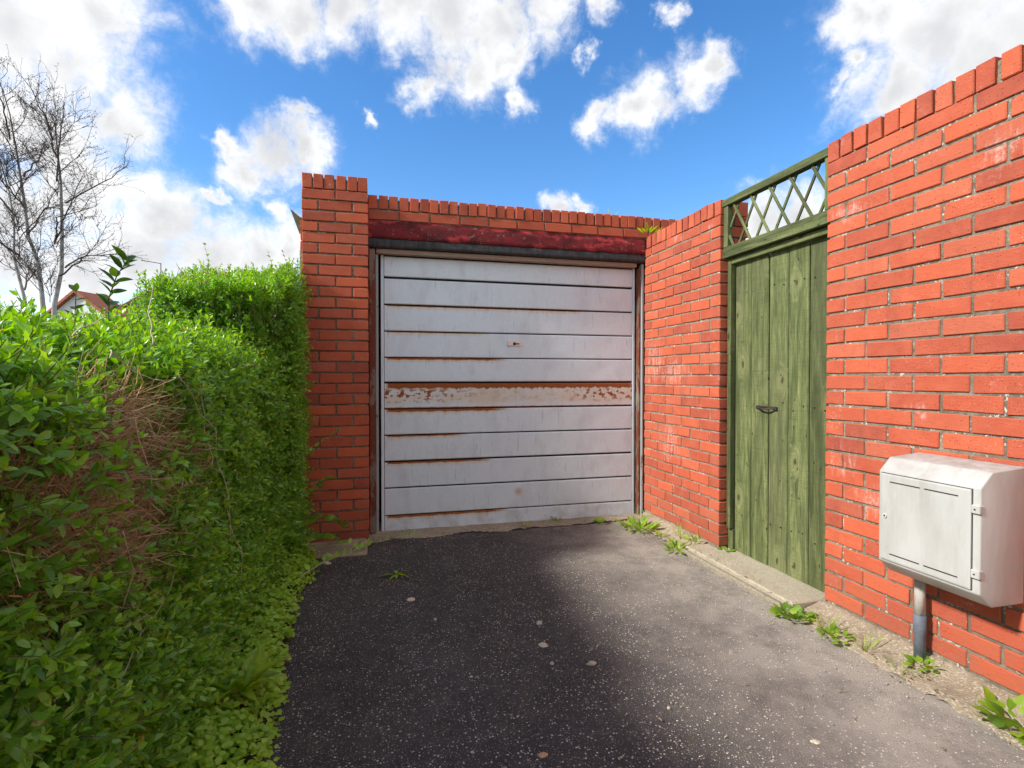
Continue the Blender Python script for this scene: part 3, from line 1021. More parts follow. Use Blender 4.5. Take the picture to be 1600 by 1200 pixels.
# ------------------------------------------------------------------ gate and trellis
gate = tag(empty('gate', (2.25, 2.6, 0)), 'green stained plank gate between two brick walls', 'gate')
GY1, GY0 = 2.980, 2.196
edges = [2.980, 2.832, 2.682, 2.530, 2.378, 2.226]
for k in range(5):
    ya, yb = edges[k + 1] + 0.003, edges[k] - 0.003
    mb = MB()
    w = yb - ya
    vs, fs = cbox(0.022, w, 1.862, 0.0035, 0.0008)
    mb.add(vs, fs)
    o = link('plank', mb.mesh('plank', 'green_plank'), gate)
    o.location = (0.011 + random.gauss(0, 0.0018), (ya + yb) / 2 - 2.6, 0.931 - 0.010 + random.uniform(-0.003, 0.003))
    o.rotation_euler = (random.gauss(0, 0.0012), 0, random.gauss(0, 0.006))
for z in (0.25, 0.95, 1.65):
    mb = MB()
    mb.cbox(0.026, 0.056, -0.39, 0.375, z - 0.05, z + 0.05, 0.004)
    mb.obj('ledge', 'green_rail', gate)
mb = MB()
mb.cbox(-0.032, -0.002, GY0 - 2.6 + 0.004, 2.984 - 2.6, 1.846, 1.882, 0.003)
mb.obj('top_batten', 'green_rail', gate)
mb = MB()
mb.cbox(-0.034, 0.004, 2.986 - 2.6, 3.020 - 2.6, 0.135, 1.880, 0.003)
mb.obj('stop_batten', 'green_plank', gate)
mb = MB()
mb.cbox(-0.012, 0.05, 2.984 - 2.6, 3.031 - 2.6, -0.01, 0.133, 0.003)
mb.cbox(0.006, 0.05, 2.986 - 2.6, 3.031 - 2.6, 0.1335, 1.880, 0.003)
mb.obj('post', 'green_plank', gate)
hd = MB()
pts = []
for i in range(11):
    q = i / 10
    pts.append((-0.006 - 0.026 * math.sin(q * math.pi) ** 0.6, 0.162 - 0.140 * q, 0.938 - 0.006 * math.sin(q * math.pi)))
hd.tube(pts, 0.0055, 7)
hd.cbox(-0.009, -0.0005, 0.148, 0.178, 0.926, 0.948, 0.002)
hd.cbox(-0.009, -0.0005, 0.006, 0.036, 0.926, 0.948, 0.002)
hd.cbox(-0.007, -0.0005, 0.030, 0.150, 0.938, 0.947, 0.002)
hd.obj('handle', 'dark_metal', gate)
nail_me = None
for k in range(5):
    for z in (0.25, 0.95, 1.65):
        for dy in (-0.04, 0.035):
            if nail_me is None:
                nb = MB()
                nb.tube([(-0.0022, 0, 0), (0.003, 0, 0)], 0.0036, 7)
                nail_me = nb.mesh('nail', 'dark_metal')
            link('nail', nail_me, gate, Matrix.Translation((-0.001, (edges[k] + edges[k + 1]) / 2 - 2.6 + dy + random.gauss(0, 0.01), z + random.gauss(0, 0.012))))

trel = tag(empty('trellis', (2.2, 2.6, 1.88)), 'green diamond trellis panel above the gate', 'trellis')


def tbox(name, x0, x1, y0, y1, z0, z1, mat, b=0.003):
    mb = MB()
    mb.cbox(x0 - 2.2, x1 - 2.2, y0 - 2.6, y1 - 2.6, z0 - 1.88, z1 - 1.88, b)
    return mb.obj(name, mat, trel)


tbox('bottom_rail', 2.186, 2.244, 2.190, 3.033, 1.888, 1.928, 'green_rail')
tbox('bottom_rail', 2.192, 2.240, 2.190, 3.033, 1.9285, 1.958, 'green_rail')
tbox('top_rail', 2.184, 2.236, 2.190, 3.036, 2.222, 2.266, 'green_rail')
tbox('stile', 2.192, 2.230, 2.988, 3.031, 1.9585, 2.2215, 'green_plank')
tbox('stile', 2.192, 2.230, 2.190, 2.226, 1.9585, 2.2215, 'green_plank')
ZB, ZT = 1.9585, 2.2215


def lath(y_top, y_bot, xl):
    # clip to the opening
    ya, za, yb, zb = y_top, ZT, y_bot, ZB
    lo, hi = 2.226, 2.988
    def clip(y0, z0, y1, z1, lim):
        q = (lim - y0) / (y1 - y0)
        return lim, z0 + (z1 - z0) * q
    for lim, test in ((hi, lambda v: v > hi), (lo, lambda v: v < lo)):
        if test(ya) and test(yb):
            return
        if test(ya):
            ya, za = clip(ya, za, yb, zb, lim)
        elif test(yb):
            yb, zb = clip(yb, zb, ya, za, lim)
    L = math.hypot(yb - ya, zb - za)
    ang = math.atan2(zb - za, yb - ya)
    mb = MB()
    vs, fs = cbox(0.009, L, 0.0165, 0.0012)
    M = Matrix.Translation((xl - 2.2, (ya + yb) / 2 - 2.6, (za + zb) / 2 - 1.88)) @ Matrix.Rotation(ang, 4, 'X')
    mb.add(vs, fs)
    link('lath', mb.mesh('lath', 'green_rail'), trel, M)


for k in range(-1, 7):
    y = 2.945 - k * 0.157
    lath(y, y - 0.157, 2.205)
    lath(y - 0.040, y - 0.040 + 0.157, 2.2155)

# doorstep
step = tag(empty('doorstep', (2.2, 2.6, GZ)), 'pale concrete doorstep below the green gate', 'step')
mb = MB()
mb.cbox(-0.205, 0.24, 2.205 - 2.6, 3.03 - 2.6, -0.03, 0.048, 0.008)
mb.obj('slab', 'slab_concrete', step)
mb = MB()
mb.cbox(-0.246, -0.209, 2.19 - 2.6, 3.15 - 2.6, -0.03, 0.030, 0.010, 0.003)
mb.obj('edging', 'edge_concrete', step)
mb = MB()
mb.cbox(-0.204, -0.024, 3.034 - 2.6, 3.155 - 2.6, -0.03, 0.044, 0.010)
mb.obj('slab', 'slab_concrete', step)

# ------------------------------------------------------------------ meter box and pipe
mbx = tag(empty('meter_box', (2.168, 1.52, 0.33)), 'white plastic meter box fixed to the tall brick wall', 'meter box')
BY0, BY1, BXF = 1.338, 1.712, 1.965


def prism_y(prof, y0, y1):
    n = len(prof)
    vs = [(px, y0, pz) for px, pz in prof] + [(px, y1, pz) for px, pz in prof]
    fs = [(i, (i + 1) % n, n + (i + 1) % n, n + i) for i in range(n)]
    fs.append(tuple(range(n - 1, -1, -1)))
    fs.append(tuple(range(n, 2 * n)))
    return vs, fs


prof = [(2.170, 0.335), (2.022, 0.335), (BXF, 0.384), (BXF, 0.745), (2.018, 0.797), (2.170, 0.810)]
vs, fs = prism_y([(px - 2.168, pz - 0.33) for px, pz in prof], BY0 - 1.52, BY1 - 1.52)
me = bpy.data.meshes.new('body')
me.from_pydata(vs, [], fs)
bm = bmesh.new()
bm.from_mesh(me)
bmesh.ops.recalc_face_normals(bm, faces=bm.faces)
bmesh.ops.bevel(bm, geom=list(bm.edges), offset=0.0055, segments=3, affect='EDGES', profile=0.5)
bm.to_mesh(me)
bm.free()
me.materials.append(MATS['white_plastic'])
me.shade_smooth()
body = link('body', me, mbx)
dz0, dz1, dy0, dy1 = 0.395, 0.737, BY0 + 0.026, BY1 - 0.014
# door leaf with a shallow pyramid pressed into it, dark plate behind painting the gap's shade
mb = MB()
mb.cbox(BXF - 0.0015 - 2.168, BXF + 0.004 - 2.168, dy0 - 0.0025 - 1.52, dy1 + 0.0025 - 1.52, dz0 - 0.0025 - 0.33, dz1 + 0.0025 - 0.33, 0.0005)
mb.obj('door_gap_shade', 'dark_metal', mbx)
yc, zc = (dy0 + dy1) / 2, (dz0 + dz1) / 2
o1 = [(dy0, dz0), (dy1, dz0), (dy1, dz1), (dy0, dz1)]
rings = [(0.0, -0.001), (0.0, -0.0065), (0.006, -0.008), (0.045, -0.008), (0.13, -0.0055)]
vs = []
for ins, off in rings:
    for (yy, zz) in o1:
        sy = 1 if yy < yc else -1
        sz = 1 if zz < zc else -1
        vs.append((BXF + off - 2.168, yy + sy * ins - 1.52, zz + sz * ins - 0.33))
fs = []
for r in range(len(rings) - 1):
    for k in range(4):
        fs.append((r * 4 + k, (r + 1) * 4 + k, (r + 1) * 4 + (k + 1) % 4, r * 4 + (k + 1) % 4))
fs.append(tuple((len(rings) - 1) * 4 + k for k in (3, 2, 1, 0)))
mb = MB()
mb.add(vs, fs)
leaf = mb.obj('door', 'white_plastic', mbx)
for z in (dz0 + 0.028, dz1 - 0.030):
    for ya, yb in ((yc + 0.008, dy1 - 0.040), (dy0 + 0.040, yc - 0.008)):
        mb = MB()
        mb.cbox(BXF - 0.0092 - 2.168, BXF - 0.003 - 2.168, ya - 1.52, yb - 1.52, z - 0.0022 - 0.33, z + 0.0022 - 0.33, 0.0005)
        mb.obj('vent_slot_shade', 'dark_metal', leaf)  # dark strip standing in for the shade of an open slot
mb = MB()
mb.tube([(BXF - 0.0125 - 2.168, dy1 - 0.021 - 1.52, 0.57 - 0.33), (BXF - 0.006 - 2.168, dy1 - 0.021 - 1.52, 0.57 - 0.33)], 0.0085, 16)
lock = mb.obj('lock', 'hinge_grey', leaf)
mb = MB()
mb.tube([(BXF - 0.0132 - 2.168, dy1 - 0.021 - 1.52, 0.57 - 0.33), (BXF - 0.012 - 2.168, dy1 - 0.021 - 1.52, 0.57 - 0.33)], 0.0042, 10)
mb.obj('keyhole', 'dark_metal', leaf)
mb = MB()
mb.tube([(BXF - 0.0090 - 2.168, dy1 - 0.021 - 1.52, 0.449 - 0.33), (BXF - 0.006 - 2.168, dy1 - 0.021 - 1.52, 0.449 - 0.33)], 0.009, 16)
mb.obj('plug', 'white_plastic', leaf)
for z in (0.672, 0.452):
    mb = MB()
    mb.cbox(BXF - 0.0085 - 2.168, BXF + 0.014 - 2.168, BY0 - 0.0025 - 1.52, BY0 + 0.026 - 1.52, z - 0.015 - 0.33, z + 0.015 - 0.33, 0.003)
    hg = mb.obj('hinge', 'white_plastic', mbx)
    mb = MB()
    mb.tube([(BXF - 0.0095 - 2.168, BY0 + 0.013 - 1.52, z - 0.33), (BXF - 0.007 - 2.168, BY0 + 0.013 - 1.52, z - 0.33)], 0.0032, 8)
    mb.obj('screw', 'dark_metal', hg)

pipe = tag(empty('gas_pipe', (2.128, 1.668, GZ)), 'vertical pipe rising into the underside of the meter box', 'pipe')
mb = MB()
mb.tube([(0, 0, 0.20), (0, 0, 0.395)], 0.0195, 18)
mb.obj('upper_pipe', 'pale_pipe', pipe, True)
mb = MB()
mb.tube([(0.002, 0, -0.02), (0, 0, 0.135), (0, 0, 0.14), (0, 0, 0.210)], [0.0205, 0.0205, 0.0230, 0.0230], 18)
tag(mb.obj('sleeve', 'grey_pipe', pipe, True), 'dark grey plastic sleeve at the foot of the pipe')

# ------------------------------------------------------------------ foliage tools
LEAF_T = np.array([[0, 0, 0], [0.32, -0.42, 0.05], [0.36, 0, -0.03], [0.32, 0.42, 0.05],
                   [0.70, -0.36, 0.02], [0.70, 0, -0.04], [0.70, 0.36, 0.02], [1.0, 0, -0.10]])
LEAF_Q = np.array([[1, 2, 5, 4], [2, 3, 6, 5]])
LEAF_TR = np.array([[0, 2, 1], [0, 3, 2], [4, 5, 7], [5, 6, 7]])


def unit(a):
    return a / np.maximum(np.linalg.norm(a, axis=-1, keepdims=True), 1e-9)


def leaves_mesh(name, P, A, Nn, L, Wd, tint, mat, tmpl=LEAF_T):
    """P base, A axis, Nn normal, L length, Wd width (arrays) -> one mesh with a per-leaf tint"""
    n = len(P)
    Wv = unit(np.cross(Nn, A))
    Nn = unit(np.cross(A, Wv))
    T = tmpl
    V = (P[:, None, :] + A[:, None, :] * (T[None, :, 0:1] * L[:, None, None])
         + Wv[:, None, :] * (T[None, :, 1:2] * Wd[:, None, None]) + Nn[:, None, :] * (T[None, :, 2:3] * L[:, None, None]))
    o = (np.arange(n) * 8)[:, None, None]
    q = (LEAF_Q[None] + o).reshape(-1, 4)
    t = (LEAF_TR[None] + o).reshape(-1, 3)
    me = np_mesh(name, V.reshape(-1, 3), q, t, mat, True)
    at = me.attributes.new('tint', 'FLOAT', 'POINT')
    at.data.foreach_set('value', np.repeat(tint, 8).astype(np.float32))
    return me


def prisms_mesh(name, A, B, ra, rb, mat):
    """thin three sided sticks from A to B"""
    n = len(A)
    d = unit(B - A)
    ref = np.where(np.abs(d[:, 2:3]) < 0.9, np.array([[0, 0, 1.0]]), np.array([[1.0, 0, 0]]))
    u = unit(np.cross(d, ref))
    w = np.cross(d, u)
    V = np.zeros((n, 6, 3))
    for k in range(3):
        an = 2 * math.pi * k / 3
        off = u * math.cos(an) + w * math.sin(an)
        V[:, k] = A + off * ra[:, None]
        V[:, 3 + k] = B + off * rb[:, None]
    o = (np.arange(n) * 6)[:, None, None]
    q = (np.array([[0, 1, 4, 3], [1, 2, 5, 4], [2, 0, 3, 5]])[None] + o).reshape(-1, 4)
    return np_mesh(name, V.reshape(-1, 3), q, None, mat, False)


def shoots(base, nrm, rs, length=(0.06, 0.15), pairs=5, leaf=(0.026, 0.040), up=0.55, spread=0.55, old=0.0):
    """leafy shoots: returns leaf arrays and stem sticks"""
    S = len(base)
    d = unit(nrm * 0.75 + np.array([0, 0, up]) + rs.normal(0, spread, (S, 3)))
    Ls = rs.uniform(length[0], length[1], S)
    ref = unit(rs.normal(0, 1, (S, 3)))
    e1 = unit(np.cross(d, ref))
    e2 = np.cross(d, e1)
    fresh_sunlit = np.clip(rs.beta(1.6, 2.4, S) + (nrm[:, 2] * 0.18) - old, 0, 1)  # top shoots tinted paler, painting in sun on the hedge shoulder
    Ps, As, Ns, LL, WW, TT = [], [], [], [], [], []
    for j in range(pairs):
        t = (j + 0.6) / pairs
        e = e1 if j % 2 == 0 else e2
        p = base + d * (Ls * t)[:, None] + np.array([0, 0, -0.012]) * (t * t)
        for sg in (-1, 1):
            op = 1.05 - 0.55 * t
            a = unit(d * math.cos(op) + e * sg * math.sin(op) + rs.normal(0, 0.22, (S, 3)))
            nn = unit(d * math.sin(op) - e * sg * math.cos(op) + np.array([0, 0, 0.45]) + nrm * 0.25 + rs.normal(0, 0.25, (S, 3)))
            l = rs.uniform(leaf[0], leaf[1], S) * (1.0 - 0.42 * max(0, t - 0.55) / 0.45)
            Ps.append(p)
            As.append(a)
            Ns.append(nn)
            LL.append(l)
            WW.append(l * rs.uniform(0.46, 0.60, S))
            TT.append(np.clip(fresh_sunlit * 0.8 + 0.28 * t - 0.12 + rs.normal(0, 0.10, S), 0, 1))
    cat = np.concatenate
    tint = cat(TT)
    tint = np.where(rs.random(len(tint)) < 0.004, 1.3, tint)
    return (cat(Ps), cat(As), cat(Ns), cat(LL), cat(WW), tint), (base - d * 0.03, base + d * Ls[:, None])


# ------------------------------------------------------------------ hedges
H1_XR = -0.60


def h1_surface(n, rs, y0, y1, depth):
    """points on the near hedge: face to the drive, rounded shoulder, top"""
    r = 0.20
    s = rs.random(n)
    Y = rs.uniform(y0, y1, n)
    zt = 1.175 + 0.035 * vnoise(Y * 3, Y, 0, 2.0) + 0.06 * np.clip((Y - 1.3) / 0.8, 0, 1) + 0.10 * np.clip((Y - 2.4) / 0.8, 0, 1)
    xr = H1_XR + 0.05 * vnoise(Y * 2.4, Y * 0.7, 0, 1.0)
    lf = zt - r + 0.05
    la = r * math.pi / 2
    lt = 0.75
    tot = lf + la + lt
    u = s * tot
    X = np.zeros(n)
    Z = np.zeros(n)
    N = np.zeros((n, 3))
    f = u < lf
    X[f] = xr[f]
    Z[f] = u[f] - 0.05
    N[f] = (1, 0, 0)
    a = (~f) & (u < lf + la)
    an = (u - lf) / r
    X[a] = (xr - r + r * np.cos(an))[a]
    Z[a] = (zt - r + r * np.sin(an))[a]
    N[a, 0] = np.cos(an)[a]
    N[a, 2] = np.sin(an)[a]
    t = ~(f | a)
    X[t] = (xr - r - (u - lf - la))[t]
    Z[t] = zt[t]
    N[t] = (0, 0, 1)
    lump = 0.055 * vnoise(Y * 7, Z * 8, X * 8, 3.0) + 0.03 * vnoise(Y * 17, Z * 19, X * 17, 5.0)
    lump = lump - rs.random(n) ** 1.5 * depth
    P = np.stack([X, Y, Z], -1) + N * lump[:, None]
    return P, N


def patch_mask(P):
    """bare brown patch where dead twigs show"""
    q = ((P[:, 1] - 1.52) / 0.46) ** 2 + ((P[:, 2] - 0.86) / 0.33) ** 2
    q = q + 0.55 * vnoise(P[:, 1] * 9, P[:, 2] * 9, 0, 7.0)
    return np.clip(1.25 - q, 0, 1) * (P[:, 0] > H1_XR - 0.25)


hedge1 = tag(empty('privet_hedge', (-1.0, 2.0, GZ)), 'lower privet hedge in front with a bare brown twiggy patch', 'hedge', 'privet hedges')
M1 = Matrix.Translation((1.0, -2.0, -GZ))
off1 = np.array([1.0, -2.0, -GZ])
P, N = h1_surface(9300, rng, 0.75, 3.35, 0.13)
keep = rng.random(len(P)) > patch_mask(P) * 0.88
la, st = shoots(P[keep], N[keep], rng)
Pb, Nb = h1_surface(2600, rng, 0.75, 3.35, 0.05)           # darker old leaves further in
Pb = Pb - Nb * rng.uniform(0.10, 0.22, (len(Pb), 1))
kb = rng.random(len(Pb)) > patch_mask(Pb + Nb * 0.15) * 0.8
lb, sb_ = shoots(Pb[kb], Nb[kb], rng, old=0.6, pairs=4, leaf=(0.030, 0.042))
Pc = np.stack([rng.uniform(-1.65, -1.35, 1500), rng.uniform(0.75, 3.3, 1500), rng.uniform(-0.05, 1.25, 1500)], -1)
lc, sc_ = shoots(Pc, np.tile(np.array([[-1.0, 0, 0.2]]), (1500, 1)), rng, old=0.2, pairs=4, leaf=(0.034, 0.046))
Pd, Nd = h1_surface(3200, rng, -1.6, 0.78, 0.15)
Pd[:, 2] *= 1.0 + 0.50 * np.clip((0.80 - Pd[:, 1]) / 0.25, 0, 1)  # unseen hedge run behind the camera, heightened to shade the near drive
ld, sd_ = shoots(Pd, Nd, rng, pairs=4, leaf=(0.034, 0.046))
allL = [np.concatenate(t) for t in zip(la, lb, lc, ld)]

# the leaves that show largest from the drive become single parts, the rest one mass
ya, pa = R(CAM_YAW), R(CAM_PITCH)
mid = allL[0] + allL[1] * (allL[3] * 0.5)[:, None]
Dp = mid[:, 0] * math.sin(ya) + mid[:, 1] * math.cos(ya)
Lt = mid[:, 0] * math.cos(ya) - mid[:, 1] * math.sin(ya)
px = 800 + 832 * Lt / Dp
py = 589 - 832 * (mid[:, 2] - CAM_H) / Dp
ok = (px > 5) & (px < 1590) & (py > 5) & (py < 1195)
cell = (np.clip(px, 0, 1599) // 16).astype(int) * 100 + (np.clip(py, 0, 1199) // 16).astype(int)
front = np.full(20000, 9.0)
np.minimum.at(front, cell[ok], Dp[ok])
facing = np.abs(np.einsum('ij,ij->i', unit(allL[2]), unit(mid - np.array([0, 0, CAM_H]))))
score = np.where(ok & (Dp < front[cell] + 0.012), allL[3] * allL[4] * facing / Dp ** 2, 0)
pick = np.argsort(-score)[:300]
rest = np.ones(len(score), bool)
rest[pick] = False
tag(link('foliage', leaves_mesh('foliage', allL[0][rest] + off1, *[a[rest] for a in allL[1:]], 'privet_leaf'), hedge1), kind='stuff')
leaf_var = []
for k in range(8):
    leaf_var.append(leaves_mesh('leaf', np.zeros((1, 3)), np.array([[1.0, 0, 0]]), np.array([[0, 0, 1.0]]), np.array([1.0]), np.array([0.53]),
                                np.array([0.12 + 0.1 * k]), 'privet_leaf'))
for i in pick:
    A_, N_ = allL[1][i], unit(allL[2][i])
    Wv = unit(np.cross(N_, A_))
    N_ = unit(np.cross(A_, Wv))
    l = allL[3][i]
    p = allL[0][i] + off1
    M = Matrix([[A_[r] * l, Wv[r] * l, N_[r] * l, p[r]] for r in range(3)] + [[0, 0, 0, 1]])
    link('leaf', leaf_var[int(np.clip((allL[5][i] - 0.07) * 10, 0, 7))], hedge1, M)
sA = np.concatenate([st[0], sb_[0], sc_[0]]) + off1
sB = np.concatenate([st[1], sb_[1], sc_[1]]) + off1
tag(link('shoots', prisms_mesh('shoots', sA, sB, np.full(len(sA), 0.0016), np.full(len(sA), 0.0009), 'green_stem'), hedge1), kind='stuff')


def curly(p, d, L, rs, segs=4, bend=0.35, droop=0.0):
    pts = [np.array(p, float)]
    d = np.array(d, float)
    for _ in range(segs):
        d = d + rs.normal(0, bend, 3) + np.array([0, 0, -droop])
        d = d / np.linalg.norm(d)
        pts.append(pts[-1] + d * L / segs)
    return pts


def sticks_from(polys, r0, r1):
    A, B, ra, rb = [], [], [], []
    for k, pts in enumerate(polys):
        n = len(pts) - 1
        q0, q1 = (r0[k], r1[k]) if hasattr(r0, '__len__') else (r0, r1)
        for i in range(n):
            A.append(pts[i])
            B.append(pts[i + 1])
            ra.append(q0 + (q1 - q0) * i / n)
            rb.append(q0 + (q1 - q0) * (i + 1) / n)
    return np.array(A), np.array(B), np.array(ra), np.array(rb)


# woody frame inside: stems and branches, then the mass of dead twigs in the bare patch
polys, ra, rb = [], [], []
for k in range(26):
    y = 0.8 + k * 0.1 + rng.normal(0, 0.03)
    p0 = np.array([-1.0 + rng.normal(0, 0.1), y, -0.1])
    main = curly(p0, (rng.normal(0.12, 0.15), rng.normal(0, 0.2), 1), 1.25, rng, 6, 0.13)
    polys.append(main)
    ra.append(0.014)
    rb.append(0.004)
    for j in range(10):
        q = main[rng.integers(1, 6)]
        polys.append(curly(q, (rng.normal(0.6, 0.5), rng.normal(0, 0.7), rng.normal(0.5, 0.3)), rng.uniform(0.25, 0.45), rng, 5, 0.25))
        ra.append(0.004)
        rb.append(0.0015)
for pl in polys:
    for q in pl:
        q[0] = min(q[0], H1_XR - 0.05)
        q[2] = min(q[2], 1.06)
A, B, r0, r1 = sticks_from(polys, ra, rb)
link('stems', prisms_mesh('stems', A + off1, B + off1, r0, r1, 'dry_twig'), hedge1)
polys, ra, rb = [], [], []
n = 0
while n < 6500:
    y, z = rng.uniform(1.0, 2.25), rng.uniform(0.35, 1.10)
    x = H1_XR + 0.03 - abs(rng.normal(0, 0.09))
    if patch_mask(np.array([[x, y, z]]))[0] < rng.random():
        continue
    up_ = rng.random() < 0.35
    d = (rng.normal(0.35, 0.4), rng.normal(0.0 if up_ else -0.2, 0.75), rng.normal(0.5 if up_ else 0.15, 0.45))
    polys.append(curly((x - 0.05, y, z - 0.03), d, rng.uniform(0.05, 0.16), rng, 3, 0.28))
    w = rng.uniform(0.0009, 0.0024)
    ra.append(w)
    rb.append(w * 0.5)
    n += 1
A, B, r0, r1 = sticks_from(polys, ra, rb)
tag(link('dead_twigs', prisms_mesh('dead_twigs', A + off1, B + off1, r0, r1, 'dry_twig'), hedge1), 'dense tangle of dry brown twigs', kind='stuff')
# single pale dead stems that wind across the face
for (y, z, dy, dz, L) in ((1.42, 1.02, 0.25, -0.95, 0.42), (1.70, 1.13, 0.5, -0.6, 0.30), (2.05, 0.95, 0.10, -1.0, 0.42), (1.75, 0.85, -0.2, -1.0, 0.28),
                          (1.35, 0.78, 0.1, -1.0, 0.20), (1.62, 0.62, 0.55, -0.6, 0.24), (1.25, 0.42, 0.9, 0.35, 0.55), (1.30, 1.16, 0.7, 0.35, 0.25), (1.52, 1.20, 0.35, 0.7, 0.22),
                          (1.9, 1.12, 0.2, -0.95, 0.33), (2.2, 0.62, 0.2, -0.9, 0.3), (1.15, 1.19, 0.9, 0.1, 0.35), (1.95, 0.35, 0.3, -0.5, 0.3), (2.4, 1.16, 0.9, 0.1, 0.3)):
    pts = curly((H1_XR + 0.055, y, z), (0.03, dy, dz), L, rng, 16, 0.13)
    pts = [np.array([min(max(p[0], H1_XR + 0.02), H1_XR + 0.10), p[1], p[2]]) + off1 for p in pts]
    mb = MB()
    w = random.uniform(0.0012, 0.0020)
    mb.tube(pts, [w * (1 - 0.5 * i / 16) for i in range(17)], 5)
    mb.obj('dead_stem', 'pale_twig', hedge1, True)

# tall hedge by the pillar
hedge2 = tag(empty('privet_hedge', (-0.95, 3.5, GZ)), 'taller dense privet hedge clipped square against the garage pillar', 'hedge', 'privet hedges')
off2 = np.array([0.95, -3.5, -GZ])


def h2_surface(n, rs, depth):
    """front (towards the drive entrance), side to the drive, top"""
    x0, x1, y0, y1 = -1.19, -0.515, 3.12, 3.93
    w = np.array([(x1 - x0) * 1.9, (y1 - y0) * 1.9, (x1 - x0) * (y1 - y0) * 1.3, (x1 - x0) * 0.9])
    which = rs.choice(4, n, p=w / w.sum())
    a, b = rs.random(n), rs.random(n)
    X = np.where(which == 1, x1, x0 + (x1 - x0) * a)
    Y = np.where(which == 0, y0, np.where(which == 3, y1 + 0.05, y0 + (y1 - y0) * a))
    Y = np.where(which == 2, y0 + (y1 - y0) * b, Y)
    zt = 1.53 + 0.25 * np.clip((Y - 3.12) / 0.8, 0, 1) + 0.03 * vnoise(X * 5, Y * 5, 0, 3.0) + 0.05 * (X + 1.2) / 0.67
    Z = np.where(which == 2, zt, zt * b)
    N = np.zeros((n, 3))
    N[which == 0] = (0.15, -1, 0.1)
    N[which == 1] = (1, -0.2, 0.1)
    N[which == 2] = (0, -0.1, 1)
    N[which == 3] = (0, 1, 0.3)
    N = unit(N)
    # soften the corner and the shoulder
    cx = np.clip((X - (x1 - 0.40)) / 0.40, 0, 1) * (which == 0)
    Y = Y + cx ** 2 * 0.30
    drop = (which == 1) & (Y < y0 + 0.28)
    Y = np.where(drop, Y + 0.28, Y)
    cz = np.clip((Z - (zt - 0.12)) / 0.12, 0, 1) ** 2
    Y = Y + cz * 0.06 * (which == 0)
    X = X - cz * 0.035 * (which == 1)
    lump = 0.05 * vnoise(X * 8, Z * 7, Y * 8, 2.0) + 0.03 * vnoise(X * 19, Z * 17, Y * 18, 6.0) - rs.random(n) ** 1.5 * depth
    lump = np.where(which == 1, np.minimum(lump * 0.6, 0.02), lump)
    return np.stack([X, Y, Z], -1) + N * lump[:, None], N


P, N = h2_surface(6400, rng, 0.12)
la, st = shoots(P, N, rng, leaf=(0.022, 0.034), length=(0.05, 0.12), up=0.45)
P2, N2 = h2_surface(2200, rng, 0.05)
lb, sb_ = shoots(P2 - N2 * rng.uniform(0.10, 0.25, (len(P2), 1)), N2, rng, old=0.6, pairs=4)
aL = [np.concatenate(t) for t in zip(la, lb)]
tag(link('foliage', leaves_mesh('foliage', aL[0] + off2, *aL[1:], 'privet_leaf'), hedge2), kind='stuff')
sA = np.concatenate([st[0], sb_[0]]) + off2
sB = np.concatenate([st[1], sb_[1]]) + off2
tag(link('shoots', prisms_mesh('shoots', sA, sB, np.full(len(sA), 0.0016), np.full(len(sA), 0.0009), 'green_stem'), hedge2), kind='stuff')
polys, ra, rb = [], [], []
for k in range(22):
    p0 = np.array([rng.uniform(-1.1, -0.65), rng.uniform(3.25, 3.85), -0.1])
    main = [np.array([np.clip(v[0], -1.1, -0.66), np.clip(v[1], 3.26, 3.82), v[2]]) for v in curly(p0, (rng.normal(0, 0.1), rng.normal(0, 0.1), 1), rng.uniform(1.45, 1.6), rng, 7, 0.08)]
    polys.append(main)
    ra.append(0.014)
    rb.append(0.003)
    for j in range(8):
        q = main[rng.integers(2, 7)]
        br = curly(q, (rng.normal(0, 0.6), rng.normal(-0.3, 0.6), rng.normal(0.5, 0.3)), rng.uniform(0.2, 0.4), rng, 4, 0.2)
        polys.append([np.array([np.clip(v[0], -1.15, -0.58), np.clip(v[1], 3.16, 3.86), min(v[2], 1.52)]) for v in br])
        ra.append(0.004)
        rb.append(0.0015)
for k in range(60):                                           # clipped twig ends along the top
    yy = rng.uniform(3.15, 3.85)
    p0 = (rng.uniform(-1.15, -0.56), yy, 1.55 + 0.25 * (yy - 3.12) / 0.8)
    polys.append(curly(p0, (rng.normal(0, 0.2), rng.normal(0, 0.2), 1), rng.uniform(0.04, 0.10), rng, 2, 0.15))
    ra.append(0.0022)
    rb.append(0.0016)
A, B, r0, r1 = sticks_from(polys, ra, rb)
link('stems', prisms_mesh('stems', A + off2, B + off2, r0, r1, 'dry_twig'), hedge2)


# ------------------------------------------------------------------ single plants
def plant_leaf_mesh(mat, tint, width, curl, wavy=0.0, fold=0.10, segs=5, lobes=0):
    """one broad leaf, unit length along +X, bending down towards the tip"""
    vs, fs = [], []
    for i in range(segs + 1):
        t = i / segs
        w = width * max(0.06, math.sin(math.pi * t ** 0.8)) ** 0.85
        if i == segs:
            w = width * 0.04
        if lobes and i % 2 == 1 and i < segs:
            w *= 0.62
        zz = -curl * t * t + 0.16 * t
        for k in range(5):
            c = (k - 2) / 2
            wv = wavy * math.sin(t * 15 + k * 1.9) * abs(c)
            vs.append((t, c * w / 2, zz + fold * w * abs(c) ** 1.3 - 0.35 * fold * w * c * c + wv))
    for i in range(segs):
        a = i * 5
        for k in range(4):
            fs.append((a + k, a + k + 5, a + k + 6, a + k + 1))
    me = bpy.data.meshes.new('leaf')
    me.from_pydata(vs, [], fs)
    me.materials.append(MATS[mat])
    at = me.attributes.new('tint', 'FLOAT', 'POINT')
    at.data.foreach_set('value', np.full(len(vs), tint, np.float32))
    me.shade_smooth()
    return me


